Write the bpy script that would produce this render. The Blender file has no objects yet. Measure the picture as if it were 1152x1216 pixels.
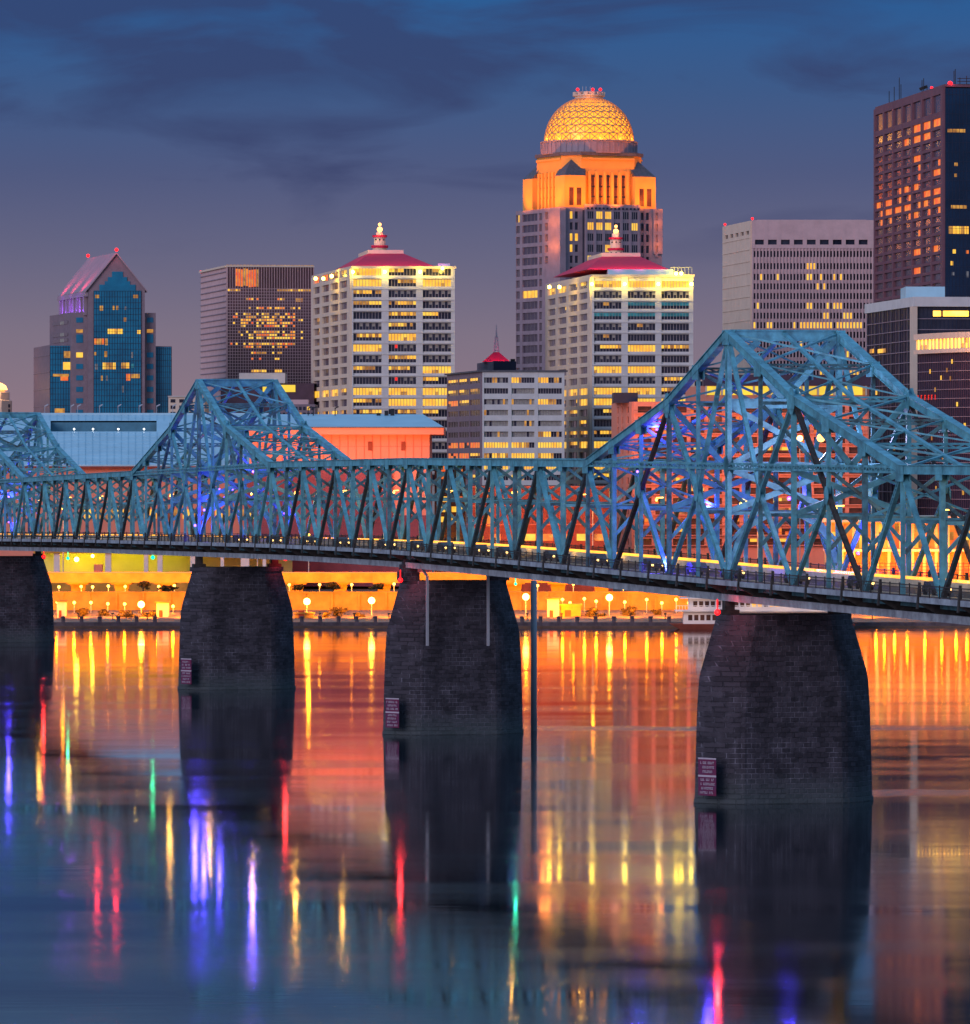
import bpy, math, random
from mathutils import Vector as V
random.seed(7)
PI = math.pi
sc = bpy.context.scene
# ---------------------------------------------------------------- camera
F = 6750.0; CH = 37.0; HY = 548.0       # focal length in photo pixels, eye height, horizon row
cam = bpy.data.cameras.new('camera'); camo = bpy.data.objects.new('camera', cam)
sc.collection.objects.link(camo); sc.camera = camo
camo.location = (0, 0, CH); camo.rotation_euler = (PI/2, 0, 0)
cam.sensor_fit = 'HORIZONTAL'; cam.sensor_width = 36; cam.lens = 36*F/1152
cam.shift_y = -60/1152; cam.clip_start = 1; cam.clip_end = 40000
# ---------------------------------------------------------------- dusk sky
world = bpy.data.worlds.new('World'); sc.world = world; world.use_nodes = True
nt = world.node_tree; nt.nodes.clear()
def N(t, **k):
    n = nt.nodes.new(t)
    for a, b in k.items(): setattr(n, a, b)
    return n
def LK(a, b): nt.links.new(a, b)
def lin(r, g, b):
    f = lambda c: (c/255/12.92) if c/255 <= .04045 else ((c/255+.055)/1.055)**2.4
    return (f(r), f(g), f(b), 1)
tc = N('ShaderNodeTexCoord'); sx = N('ShaderNodeSeparateXYZ'); LK(tc.outputs['Generated'], sx.inputs[0])
ab = N('ShaderNodeMath', operation='ABSOLUTE'); LK(sx.outputs['Z'], ab.inputs[0])
pw = N('ShaderNodeMath', operation='POWER'); LK(ab.outputs[0], pw.inputs[0]); pw.inputs[1].default_value = .5
rp = N('ShaderNodeValToRGB'); LK(pw.outputs[0], rp.inputs[0]); el = rp.color_ramp.elements
stops = [(0, (160, 126, 132)), (.10, (140, 119, 132)), (.15, (126, 114, 132)), (.19, (103, 102, 130)), (.225, (80, 90, 128)),
         (.255, (62, 90, 136)), (.285, (44, 92, 148)), (.315, (84, 116, 152)), (.36, (92, 126, 160)), (.55, (120, 160, 205)), (1, (120, 165, 215))]
el[0].position = 0; el[0].color = lin(*stops[0][1]); el[1].position = 1; el[1].color = lin(*stops[-1][1])
for p, c in stops[1:-1]:
    e = el.new(p); e.color = lin(*c)
# streaky dusk clouds: noise over azimuth and elevation (stretched sideways)
cb = N('ShaderNodeCombineXYZ'); m1 = N('ShaderNodeMath', operation='MULTIPLY'); m2 = N('ShaderNodeMath', operation='MULTIPLY')
LK(sx.outputs['X'], m1.inputs[0]); m1.inputs[1].default_value = 16
LK(sx.outputs['Z'], m2.inputs[0]); m2.inputs[1].default_value = 62
LK(m1.outputs[0], cb.inputs[0]); LK(m2.outputs[0], cb.inputs[1]); cb.inputs[2].default_value = 3.1
nz = N('ShaderNodeTexNoise'); LK(cb.outputs[0], nz.inputs['Vector']); nz.inputs['Scale'].default_value = 1.0
nz.inputs['Detail'].default_value = 6; nz.inputs['Roughness'].default_value = .52; nz.inputs['Distortion'].default_value = .5
cr = N('ShaderNodeMapRange'); 
lx = N('ShaderNodeMapRange'); LK(sx.outputs['X'], lx.inputs[0]); lx.interpolation_type = 'SMOOTHSTEP'   # thicker bank of cloud towards the left
lx.inputs['From Min'].default_value = .01; lx.inputs['From Max'].default_value = -.06; lx.inputs['To Max'].default_value = .13
lz = N('ShaderNodeMapRange'); LK(sx.outputs['Z'], lz.inputs[0]); lz.interpolation_type = 'SMOOTHSTEP'
lz.inputs['From Min'].default_value = .052; lz.inputs['From Max'].default_value = .060
lm = N('ShaderNodeMath', operation='MULTIPLY_ADD'); LK(lx.outputs[0], lm.inputs[0]); LK(lz.outputs[0], lm.inputs[1]); LK(nz.outputs[0], lm.inputs[2])
LK(lm.outputs[0], cr.inputs[0])
cr.inputs['From Min'].default_value = .50; cr.inputs['From Max'].default_value = .66; cr.inputs['To Max'].default_value = .68
er = N('ShaderNodeMapRange'); LK(sx.outputs['Z'], er.inputs[0])       # clouds only above the roofs
er.inputs['From Min'].default_value = .03; er.inputs['From Max'].default_value = .055
er2 = N('ShaderNodeMapRange'); LK(sx.outputs['Z'], er2.inputs[0])
er2.inputs['From Min'].default_value = .25; er2.inputs['From Max'].default_value = .1
ml = N('ShaderNodeMath', operation='MULTIPLY'); LK(cr.outputs[0], ml.inputs[0]); LK(er.outputs[0], ml.inputs[1])
ml2 = N('ShaderNodeMath', operation='MULTIPLY'); LK(ml.outputs[0], ml2.inputs[0]); LK(er2.outputs[0], ml2.inputs[1])
mx = N('ShaderNodeMixRGB'); LK(ml2.outputs[0], mx.inputs[0]); LK(rp.outputs[0], mx.inputs[1]); mx.inputs[2].default_value = lin(54, 62, 102)
bg = N('ShaderNodeBackground'); LK(mx.outputs[0], bg.inputs[0]); bg.inputs[1].default_value = 1.0
wo = N('ShaderNodeOutputWorld'); LK(bg.outputs[0], wo.inputs[0])
# the afterglow: one very soft, weak sun from behind the camera's left
sl = bpy.data.lights.new('sun', 'SUN'); sl.energy = 1.35; sl.angle = math.radians(35); sl.color = (1, .85, .98)
so = bpy.data.objects.new('sun', sl); sc.collection.objects.link(so)
so.rotation_euler = (V((.62, .78, -.30))).to_track_quat('-Z', 'Y').to_euler()
sc.view_settings.view_transform = 'Standard'; sc.view_settings.look = 'None'
sc.view_settings.exposure = 0; sc.view_settings.gamma = 1
sc.render.engine = 'CYCLES'; sc.cycles.use_denoising = True
sc.cycles.max_bounces = 6; sc.cycles.glossy_bounces = 3; sc.cycles.sample_clamp_indirect = 6
# ---------------------------------------------------------------- helpers
def P(px, d, z=0): return V(((px-576)/F*d, d, z))
def Z(py, d): return CH-(py-HY)/F*d
class MB:
    def __init__(s): s.v = []; s.f = []; s.m = []
    def face(s, pts, m=0):
        i = len(s.v); s.v += [tuple(p) for p in pts]; s.f.append(tuple(range(i, i+len(pts)))); s.m.append(m)
    def hexa(s, c, m=0):          # 8 corners: bottom 4 ccw, top 4
        i = len(s.v); s.v += [tuple(p) for p in c]
        for q in ((3, 2, 1, 0), (4, 5, 6, 7), (0, 1, 5, 4), (1, 2, 6, 5), (2, 3, 7, 6), (3, 0, 4, 7)):
            s.f.append(tuple(i+k for k in q)); s.m.append(m)
    def box(s, x0, x1, y0, y1, z0, z1, m=0):
        s.hexa([(x0, y0, z0), (x1, y0, z0), (x1, y1, z0), (x0, y1, z0), (x0, y0, z1), (x1, y0, z1), (x1, y1, z1), (x0, y1, z1)], m)
    def beam(s, p, q, w, h, side, m=0):   # w across 'side', h in the third direction
        p = V(p); q = V(q); a = (q-p)
        if a.length < 1e-4: return
        a.normalize(); sd = V(side); sd = sd-a*sd.dot(a); sd.normalize(); t = a.cross(sd)
        sd = sd*(w/2); t = t*(h/2)
        s.hexa([p-sd-t, p+sd-t, q+sd-t, q-sd-t, p-sd+t, p+sd+t, q+sd+t, q-sd+t], m)
    def prism(s, poly, z0, z1, m=0, mt=None, top=None):
        top = top or poly; n = len(poly); i = len(s.v)
        s.v += [(p[0], p[1], z0) for p in poly]+[(p[0], p[1], z1 if len(p) < 3 or True else 0) for p in top]
        for k in range(n):
            j = (k+1) % n; s.f.append((i+k, i+j, i+n+j, i+n+k)); s.m.append(m)
        s.f.append(tuple(i+n+k for k in range(n))); s.m.append(m if mt is None else mt)
        s.f.append(tuple(i+n-1-k for k in range(n))); s.m.append(m)
    def lathe(s, c, prof, seg=16, m=0, ph=0):
        i = len(s.v); k = len(prof)
        for r, z in prof:
            for a in range(seg):
                t = 2*PI*a/seg+ph; s.v.append((c[0]+r*math.cos(t), c[1]+r*math.sin(t), c[2]+z))
        for b in range(k-1):
            for a in range(seg):
                a2 = (a+1) % seg; s.f.append((i+b*seg+a, i+b*seg+a2, i+(b+1)*seg+a2, i+(b+1)*seg+a)); s.m.append(m)
        s.f.append(tuple(i+seg-1-a for a in range(seg))); s.m.append(m)
        s.f.append(tuple(i+(k-1)*seg+a for a in range(seg))); s.m.append(m)
    def ball(s, c, r, m=0, seg=10, rings=6):
        s.lathe(c, [(r*math.sin(PI*(j+.02)/(rings+.04)), -r*math.cos(PI*(j+.02)/(rings+.04))) for j in range(rings+1)], seg, m)
    def laced(s, p, q, nv, wi, to, sp=.7, m=0, fl=.27, bar=.13):
        p = V(p); q = V(q); a = q-p; L = a.length
        if L < .2: return
        a.normalize(); nv = V(nv); nv = (nv-a*nv.dot(a)).normalized(); b = a.cross(nv)
        f = wi*fl
        for g in (-1, 1):
            o = b*(g*(wi/2-f/2)); s.beam(p+o, q+o, f, to, b, m)
        k = max(2, int(L/sp)); e = b*(wi/2-f*.6)
        for g in (-1, 1):
            o = nv*(g*(to/2-.02))
            for j in range(k):
                p0 = p+a*(L*j/k); p1 = p+a*(L*(j+1)/k); sg = 1 if j % 2 else -1
                s.beam(p0+e*sg+o, p1-e*sg+o, bar, .03, b, m)
    def build(s, name, mats, parent=None, org=None, smooth=False, bevel=0):
        me = bpy.data.meshes.new(name)
        o = V((0, 0, 0)) if org is None else V(org)
        if parent is not None: o = V(parent['_org'])
        me.from_pydata([(x-o[0], y-o[1], z-o[2]) for x, y, z in s.v], [], s.f)
        if not isinstance(mats, (list, tuple)): mats = [mats]
        for mt in mats: me.materials.append(mt)
        me.polygons.foreach_set('material_index', s.m)
        if smooth: me.polygons.foreach_set('use_smooth', [True]*len(s.f))
        me.update()
        ob = bpy.data.objects.new(name, me); sc.collection.objects.link(ob)
        if parent is not None: ob.parent = parent
        else: ob.location = o
        ob['_org'] = tuple(o)
        return ob
def tag(o, label=None, cat=None, group=None, kind=None):
    if label: o['label'] = label
    if cat: o['category'] = cat
    if group: o['group'] = group
    if kind: o['kind'] = kind
    return o
def thing(name, loc, label, cat, group=None):
    o = bpy.data.objects.new(name, None); sc.collection.objects.link(o); o.location = loc
    o['_org'] = tuple(loc); o.empty_display_size = .5
    return tag(o, label, cat, group)
def copy_tree(o, loc, label=None, rz=None):
    c = o.copy(); sc.collection.objects.link(c); c.location = loc
    if rz is not None: c.rotation_euler = (0, 0, rz)
    if label: c['label'] = label
    def rec(a, b):
        for ch in list(a.children):
            d = ch.copy(); sc.collection.objects.link(d); d.parent = b; rec(ch, d)
    rec(o, c)
    return c
WASH = {'wall_light', 'hotel_light', 'roof_light', 'flood_wash', 'road_wash', 'pavilion_light', 'band_light', 'facade_light', 'beacon_light', 'garage_light', 'boat_light'}
def point(loc, col, w, r=.3, name='lamp_light', parent=None):
    if name in WASH:      # unseen washes turned inland, away from the water's reflections
        o = spot(loc, V(loc)+V((0, 1, .12)), col, w, 165, r, name)
        if parent is not None: o.parent = parent; o.location = V(loc)-V(parent['_org'])
        return o
    l = bpy.data.lights.new(name, 'POINT'); l.energy = w; l.color = col; l.shadow_soft_size = r
    o = bpy.data.objects.new(name, l); sc.collection.objects.link(o)
    if parent is not None: o.parent = parent; o.location = V(loc)-V(parent['_org'])
    else: o.location = loc
    return o
def spot(loc, to, col, w, ang=70, r=.4, name='flood_light'):
    l = bpy.data.lights.new(name, 'SPOT'); l.energy = w; l.color = col; l.shadow_soft_size = r
    l.spot_size = math.radians(ang); l.spot_blend = .7
    o = bpy.data.objects.new(name, l); sc.collection.objects.link(o); o.location = loc
    o.rotation_euler = (V(to)-V(loc)).to_track_quat('-Z', 'Y').to_euler(); return o
# ---------------------------------------------------------------- materials
def mat(name, col, rough=.7, spec=.3, metal=0, noise=0, nscale=1.0, col2=None, bump=0, bscale=None, stretch=(1, 1, 1)):
    m = bpy.data.materials.new(name); m.use_nodes = True; t = m.node_tree; b = t.nodes['Principled BSDF']
    b.inputs['Base Color'].default_value = (*col, 1); b.inputs['Roughness'].default_value = rough
    b.inputs['Specular IOR Level'].default_value = spec; b.inputs['Metallic'].default_value = metal
    if noise or bump:
        tc = t.nodes.new('ShaderNodeTexCoord'); mp = t.nodes.new('ShaderNodeMapping'); mp.inputs['Scale'].default_value = stretch
        t.links.new(tc.outputs['Object'], mp.inputs[0])
        nz = t.nodes.new('ShaderNodeTexNoise'); nz.inputs['Scale'].default_value = nscale; nz.inputs['Detail'].default_value = 8
        nz.inputs['Roughness'].default_value = .65
        t.links.new(mp.outputs[0], nz.inputs['Vector'])
        if noise:
            r = t.nodes.new('ShaderNodeMapRange'); r.inputs[1].default_value = .35; r.inputs[2].default_value = .65
            t.links.new(nz.outputs[0], r.inputs[0])
            x = t.nodes.new('ShaderNodeMixRGB'); c2 = col2 or tuple(c*(1-noise) for c in col)
            x.inputs[1].default_value = (*c2, 1); x.inputs[2].default_value = (*col, 1)
            t.links.new(r.outputs[0], x.inputs[0]); t.links.new(x.outputs[0], b.inputs['Base Color'])
        if bump:
            bp = t.nodes.new('ShaderNodeBump'); bp.inputs['Strength'].default_value = 1; bp.inputs['Distance'].default_value = bump
            t.links.new(nz.outputs[0], bp.inputs['Height']); t.links.new(bp.outputs[0], b.inputs['Normal'])
    return m
def emis(name, col, st, col2=None, nscale=.4, base=(.02, .02, .02)):
    m = bpy.data.materials.new(name); m.use_nodes = True; t = m.node_tree; b = t.nodes['Principled BSDF']
    b.inputs['Base Color'].default_value = (*base, 1); b.inputs['Emission Color'].default_value = (*col, 1)
    b.inputs['Emission Strength'].default_value = st; b.inputs['Roughness'].default_value = .3
    if col2:
        tc = t.nodes.new('ShaderNodeTexCoord'); nz = t.nodes.new('ShaderNodeTexNoise')
        nz.inputs['Scale'].default_value = nscale; nz.inputs['Detail'].default_value = 3
        t.links.new(tc.outputs['Object'], nz.inputs['Vector'])
        r = t.nodes.new('ShaderNodeMapRange'); r.inputs[1].default_value = .38; r.inputs[2].default_value = .62
        t.links.new(nz.outputs[0], r.inputs[0]); x = t.nodes.new('ShaderNodeMixRGB')
        x.inputs[1].default_value = (*col2, 1); x.inputs[2].default_value = (*col, 1)
        t.links.new(r.outputs[0], x.inputs[0]); t.links.new(x.outputs[0], b.inputs['Emission Color'])
    return m
M = {}
M['steel'] = mat('painted_steel', (.13, .44, .54), .5, .45, 0, .9, .55, (.06, .19, .24), .0)
M['steel_rust'] = mat('weathered_steel', (.10, .28, .35), .6, .4, 0, .9, .8, (.05, .075, .08))
M['steel_shade'] = mat('sooty_steel', (.045, .10, .125), .6, .4, 0, .9, .9, (.045, .04, .038))  # shaded copy of the steel, shade put into its base colour
M['steel_dark'] = mat('grimy_steel', (.06, .052, .05), .7, .3, 0, .6, 1.2)  # dark brown tone for stringers, beams, railings and some tower diagonals
M['fascia'] = mat('pale_fascia_paint', (.36, .42, .47), .6, .3, 0, .8, .5, (.16, .17, .2))
M['asphalt'] = mat('asphalt', (.07, .065, .06), .7, .3, 0, .3, 2)
M['lane'] = mat('lane_paint', (.75, .72, .6), .6)
M['barrier'] = mat('concrete_barrier', (.62, .56, .42), .8, .2, 0, .3, 1)
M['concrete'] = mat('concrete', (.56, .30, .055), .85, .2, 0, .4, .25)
M['concrete_d'] = mat('stained_concrete', (.16, .11, .12), .85, .2, 0, .5, .6)
M['crownstone'] = mat('buff_crown_stone', (.72, .36, .09), .85, .15, 0, .1, .2)  # floodlight orange put into the base colour of cream stone
M['cream'] = mat('cream_panels', (.56, .49, .47), .75, .25, 0, .12, .2)
M['creamlit'] = mat('warm_cream', (.72, .56, .44), .8, .2, 0, .12, .2)
M['white'] = mat('white_panels', (.66, .62, .60), .7, .25, 0, .14, .25)
M['beige'] = mat('beige_stone', (.62, .41, .41), .85, .2, 0, .15, .3)
M['mauve'] = mat('mauve_granite', (.24, .17, .20), .6, .3, 0, .2, .4)
M['mauvelt'] = mat('pale_mauve_granite', (.36, .26, .30), .6, .3, 0, .2, .3)
M['coral'] = mat('coral_stucco', (.72, .26, .18), .85, .15, 0, .08, .1)
M['coral2'] = mat('orange_brick', (.55, .17, .11), .85, .15, 0, .2, .3)
M['brick'] = mat('red_brick_wall', (.30, .07, .045), .85, .15, 0, .3, .4)
M['redroof'] = mat('red_tile_roof', (.62, .015, .07), .6, .2, 0, .15, .6)
M['slate'] = mat('slate_roof', (.13, .12, .14), .6, .3, 0, .4, .8)
M['blueroof'] = mat('pale_blue_metal_roof', (.40, .62, .72), .5, .4, 0, .15, .12)
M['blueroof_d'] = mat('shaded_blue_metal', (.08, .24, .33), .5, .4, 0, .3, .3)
M['navy'] = mat('navy_panels', (.03, .035, .07), .4, .4, 0, .3, .4)
M['darkpurple'] = mat('dark_purple_cladding', (.085, .045, .075), .45, .4, 0, .3, .3)
M['glass_dark'] = mat('dark_glass', (.035, .04, .065), .12, .7, 0, .5, .15, (.012, .014, .03))
M['glass_mauve'] = mat('mauve_glass', (.10, .075, .11), .15, .7, 0, .4, .15)
M['glass_teal'] = mat('teal_glass', (.006, .20, .34), .3, .5, 0, .5, .12, (.004, .12, .22))
M['glass_brown'] = mat('brown_glass', (.13, .055, .035), .2, .6, 0, .6, .3)
M['blind'] = mat('window_blinds', (.42, .38, .33), .8, .2, 0, .4, 1.2)
M['lit'] = emis('lit_window', (1, .62, .07), 1.15, (1, .44, .035), .35)
M['bandlit'] = emis('band_lit_window', (1, .62, .07), 4.0, (1, .45, .04), .35)
M['lit2'] = emis('dim_lit_window', (.95, .45, .07), .7, (.45, .17, .03), .5)
M['tealwin'] = emis('teal_lit_window', (.05, .42, .55), .45, (.02, .18, .25), .4)
M['orangewin'] = emis('orange_lit_window', (1, .30, .03), .9, (1, .12, .02), .5)  # lit windows, and painted sunset reflections on the dark tower
M['redwin'] = emis('red_lit_sign', (1, .02, .01), 1.0)
M['yellowlit'] = emis('yellow_lit_interior', (1, .70, .05), 1.1, (.8, .52, .05), .12)
M['frame'] = mat('window_frame', (.30, .25, .26), .6)
M['pole'] = mat('grey_pole_paint', (.35, .36, .40), .5)
M['black'] = mat('black_metal', (.02, .02, .022), .5)
M['sodium'] = emis('sodium_lamp', (1, .50, .06), 9)
M['sodium_big'] = emis('large_sodium_lamp', (1, .58, .10), 14)
M['redlamp'] = emis('red_lamp', (1, .006, .008), 3.5)
M['greenlamp'] = emis('green_lamp', (.0, .9, .30), 3)
M['violetlamp'] = emis('violet_lamp', (.22, .05, 1), 5)
M['headlamp'] = emis('headlamp', (1, .60, .18), 5)
M['taillamp'] = emis('tail_lamp', (1, .03, .01), 3)
M['beaconlamp'] = emis('beacon_lamp', (1, .40, .09), 5)
M['yellowlamp'] = emis('yellow_flood_lamp', (1, .66, .04), 60)
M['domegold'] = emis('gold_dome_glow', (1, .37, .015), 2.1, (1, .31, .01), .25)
M['domerib'] = mat('dome_rib_stone', (.60, .32, .16), .8)
M['foliage'] = mat('foliage', (.15, .10, .03), .8, .2, 0, .6, 1)
M['bark'] = mat('bark', (.10, .07, .05), .9)
M['maroon'] = mat('maroon_sign_face', (.15, .012, .05), .5, .3, 0, .5, 1.5, (.10, .03, .09))
M['signwhite'] = mat('white_sign_paint', (.42, .37, .43), .6)
M['carpaint'] = mat('car_paint', (.05, .05, .06), .25, .6)
M['tyre'] = mat('tyre_rubber', (.02, .02, .02), .9)
M['boatwhite'] = mat('white_boat_paint', (.75, .70, .70), .6)
def stone_mat():
    m = bpy.data.materials.new('pier_stone'); m.use_nodes = True; t = m.node_tree; b = t.nodes['Principled BSDF']
    n = t.nodes.new; L = t.links.new
    tc = n('ShaderNodeTexCoord'); sp = n('ShaderNodeSeparateXYZ'); L(tc.outputs['Object'], sp.inputs[0])
    cx = n('ShaderNodeMath'); cx.operation = 'MULTIPLY_ADD'; cx.inputs[1].default_value = 1; L(sp.outputs['X'], cx.inputs[0])
    hy = n('ShaderNodeMath'); hy.operation = 'MULTIPLY'; hy.inputs[1].default_value = .9; L(sp.outputs['Y'], hy.inputs[0]); L(hy.outputs[0], cx.inputs[2])
    cb = n('ShaderNodeCombineXYZ'); L(cx.outputs[0], cb.inputs[0]); L(sp.outputs['Z'], cb.inputs[1])
    br = n('ShaderNodeTexBrick'); L(cb.outputs[0], br.inputs['Vector']); br.inputs['Scale'].default_value = 1
    br.inputs['Brick Width'].default_value = 1.15; br.inputs['Row Height'].default_value = .55; br.inputs['Mortar Size'].default_value = .055
    br.inputs['Mortar Smooth'].default_value = .6; br.inputs['Bias'].default_value = -.1
    br.inputs['Color1'].default_value = (.044, .038, .053, 1); br.inputs['Color2'].default_value = (.010, .009, .016, 1)
    br.inputs['Mortar'].default_value = (.016, .015, .024, 1)
    nz = n('ShaderNodeTexNoise'); nz.inputs['Scale'].default_value = .33; nz.inputs['Detail'].default_value = 9; nz.inputs['Roughness'].default_value = .7
    L(tc.outputs['Object'], nz.inputs['Vector'])
    # pale leached streaks and patches
    r = n('ShaderNodeMapRange'); r.inputs[1].default_value = .44; r.inputs[2].default_value = .66; r.inputs[4].default_value = 1.0; L(nz.outputs[0], r.inputs[0])
    n2 = n('ShaderNodeTexNoise'); n2.inputs['Scale'].default_value = 1.3; n2.inputs['Detail'].default_value = 4; mp = n('ShaderNodeMapping'); mp.inputs['Scale'].default_value = (1.6, 1.6, .25)
    L(tc.outputs['Object'], mp.inputs[0]); L(mp.outputs[0], n2.inputs['Vector'])
    r2 = n('ShaderNodeMapRange'); r2.inputs[1].default_value = .42; r2.inputs[2].default_value = .68; L(n2.outputs[0], r2.inputs[0])
    mm = n('ShaderNodeMath'); mm.operation = 'MULTIPLY'; L(r.outputs[0], mm.inputs[0]); L(r2.outputs[0], mm.inputs[1])
    bf = n('ShaderNodeMapRange'); bf.inputs[3].default_value = .04; bf.inputs[4].default_value = 1.0; L(br.outputs['Fac'], bf.inputs[0])
    m3 = n('ShaderNodeMath'); m3.operation = 'MULTIPLY'; m3.use_clamp = True; L(r.outputs[0], m3.inputs[0]); L(bf.outputs[0], m3.inputs[1])
    m4 = n('ShaderNodeMath'); m4.operation = 'MULTIPLY_ADD'; m4.use_clamp = True; L(mm.outputs[0], m4.inputs[0]); m4.inputs[1].default_value = .22; L(m3.outputs[0], m4.inputs[2])
    x = n('ShaderNodeMixRGB'); L(m4.outputs[0], x.inputs[0]); L(br.outputs[0], x.inputs[1]); x.inputs[2].default_value = (.19, .18, .23, 1)
    # green-grey wet band just over the water
    wz = n('ShaderNodeMapRange'); wz.inputs[1].default_value = 3.6; wz.inputs[2].default_value = .4; wz.inputs[4].default_value = .55; L(sp.outputs['Z'], wz.inputs[0])
    x2 = n('ShaderNodeMixRGB'); L(wz.outputs[0], x2.inputs[0]); L(x.outputs[0], x2.inputs[1]); x2.inputs[2].default_value = (.07, .10, .105, 1)
    L(x2.outputs[0], b.inputs['Base Color']); b.inputs['Roughness'].default_value = .85
    n3 = n('ShaderNodeTexNoise'); n3.inputs['Scale'].default_value = 2.5; n3.inputs['Detail'].default_value = 6; L(tc.outputs['Object'], n3.inputs['Vector'])
    ad = n('ShaderNodeMath'); ad.operation = 'MULTIPLY_ADD'; L(n3.outputs[0], ad.inputs[0]); ad.inputs[1].default_value = .9; 
    iv = n('ShaderNodeMath'); iv.operation = 'SUBTRACT'; iv.inputs[0].default_value = 1; L(br.outputs['Fac'], iv.inputs[1]); L(iv.outputs[0], ad.inputs[2])
    bp = n('ShaderNodeBump'); bp.inputs['Strength'].default_value = 1; bp.inputs['Distance'].default_value = .14; L(ad.outputs[0], bp.inputs['Height']); L(bp.outputs[0], b.inputs['Normal'])
    return m
M['stone'] = stone_mat()
def water_mat():
    m = bpy.data.materials.new('river_water'); m.use_nodes = True; t = m.node_tree; b = t.nodes['Principled BSDF']; n = t.nodes.new; L = t.links.new
    b.inputs['Base Color'].default_value = (.012, .018, .026, 1); b.inputs['IOR'].default_value = 1.45; b.inputs['Specular IOR Level'].default_value = .8
    tc = n('ShaderNodeTexCoord')
    mp = n('ShaderNodeMapping'); mp.inputs['Scale'].default_value = (.012, .05, 1); L(tc.outputs['Object'], mp.inputs[0])
    nz = n('ShaderNodeTexNoise'); nz.inputs['Scale'].default_value = 1; nz.inputs['Detail'].default_value = 4; L(mp.outputs[0], nz.inputs['Vector'])
    r = n('ShaderNodeMapRange'); r.inputs[1].default_value = .35; r.inputs[2].default_value = .72; r.inputs[3].default_value = .04; r.inputs[4].default_value = .12
    L(nz.outputs[0], r.inputs[0])
    sp = n('ShaderNodeSeparateXYZ'); L(tc.outputs['Object'], sp.inputs[0]); prev = r.outputs[0]
    wob = n('ShaderNodeTexNoise'); wob.inputs['Scale'].default_value = .09; wob.inputs['Detail'].default_value = 5; L(tc.outputs['Object'], wob.inputs['Vector'])
    for yc, hw, xa in ((789, 9, 6), (635, 6.5, 42), (708, 4, 60)):      # narrow patches of wind-ruffled water
        s1 = n('ShaderNodeMath'); s1.operation = 'SUBTRACT'; L(sp.outputs['Y'], s1.inputs[0]); s1.inputs[1].default_value = yc
        s1b = n('ShaderNodeMath'); s1b.operation = 'MULTIPLY_ADD'; L(wob.outputs[0], s1b.inputs[0]); s1b.inputs[1].default_value = 14; s1b.inputs[2].default_value = -7
        s1c = n('ShaderNodeMath'); s1c.operation = 'ADD'; L(s1.outputs[0], s1c.inputs[0]); L(s1b.outputs[0], s1c.inputs[1])
        s2 = n('ShaderNodeMath'); s2.operation = 'ABSOLUTE'; L(s1c.outputs[0], s2.inputs[0])
        s3 = n('ShaderNodeMapRange'); s3.inputs[1].default_value = hw; s3.inputs[2].default_value = hw*.55; L(s2.outputs[0], s3.inputs[0])
        s4 = n('ShaderNodeMapRange'); s4.inputs[1].default_value = xa-4; s4.inputs[2].default_value = xa+3; L(sp.outputs['X'], s4.inputs[0])
        s5 = n('ShaderNodeMath'); s5.operation = 'MULTIPLY'; L(s3.outputs[0], s5.inputs[0]); L(s4.outputs[0], s5.inputs[1])
        s6 = n('ShaderNodeMath'); s6.operation = 'MULTIPLY_ADD'; L(s5.outputs[0], s6.inputs[0]); s6.inputs[1].default_value = .13; L(prev, s6.inputs[2]); prev = s6.outputs[0]
    L(prev, b.inputs['Roughness'])
    mp2 = n('ShaderNodeMapping'); mp2.inputs['Scale'].default_value = (.05, .22, 1); L(tc.outputs['Object'], mp2.inputs[0])
    n2 = n('ShaderNodeTexNoise'); n2.inputs['Scale'].default_value = 1; n2.inputs['Detail'].default_value = 3; L(mp2.outputs[0], n2.inputs['Vector'])
    bp = n('ShaderNodeBump'); bp.inputs['Strength'].default_value = 1; bp.inputs['Distance'].default_value = .006
    mp3 = n('ShaderNodeMapping'); mp3.inputs['Scale'].default_value = (.16, 1.1, 1); L(tc.outputs['Object'], mp3.inputs[0])
    n3 = n('ShaderNodeTexNoise'); n3.inputs['Scale'].default_value = 1; n3.inputs['Detail'].default_value = 2; L(mp3.outputs[0], n3.inputs['Vector'])
    mu = n('ShaderNodeMath'); mu.operation = 'MULTIPLY_ADD'; mu.inputs[1].default_value = .28; L(n3.outputs[0], mu.inputs[0]); L(n2.outputs[0], mu.inputs[2])
    L(mu.outputs[0], bp.inputs['Height']); L(bp.outputs[0], b.inputs['Normal'])
    return m
M['water'] = water_mat()
# ================================================================ river and banks
mb = MB(); mb.face([(-3000, -400, 0), (3000, -400, 0), (3000, 1300, 0), (-3000, 1300, 0)])
tag(mb.build('river', M['water']), kind='structure')
mb = MB()
prof = [(1268.5, -2), (1268.5, 1.0), (1283, 1.2), (1300, 3.0), (1340, 3.4), (1420, 5.5), (1700, 8), (30000, 8)]
for (y0, z0), (y1, z1) in zip(prof[:-1], prof[1:]): mb.face([(-9000, y0, z0), (9000, y0, z0), (9000, y1, z1), (-9000, y1, z1)])
M['ground'] = mat('paved_riverfront', (.34, .24, .18), .9, .2, 0, .5, .12)
tag(mb.build('ground', M['ground']), kind='structure')
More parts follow.
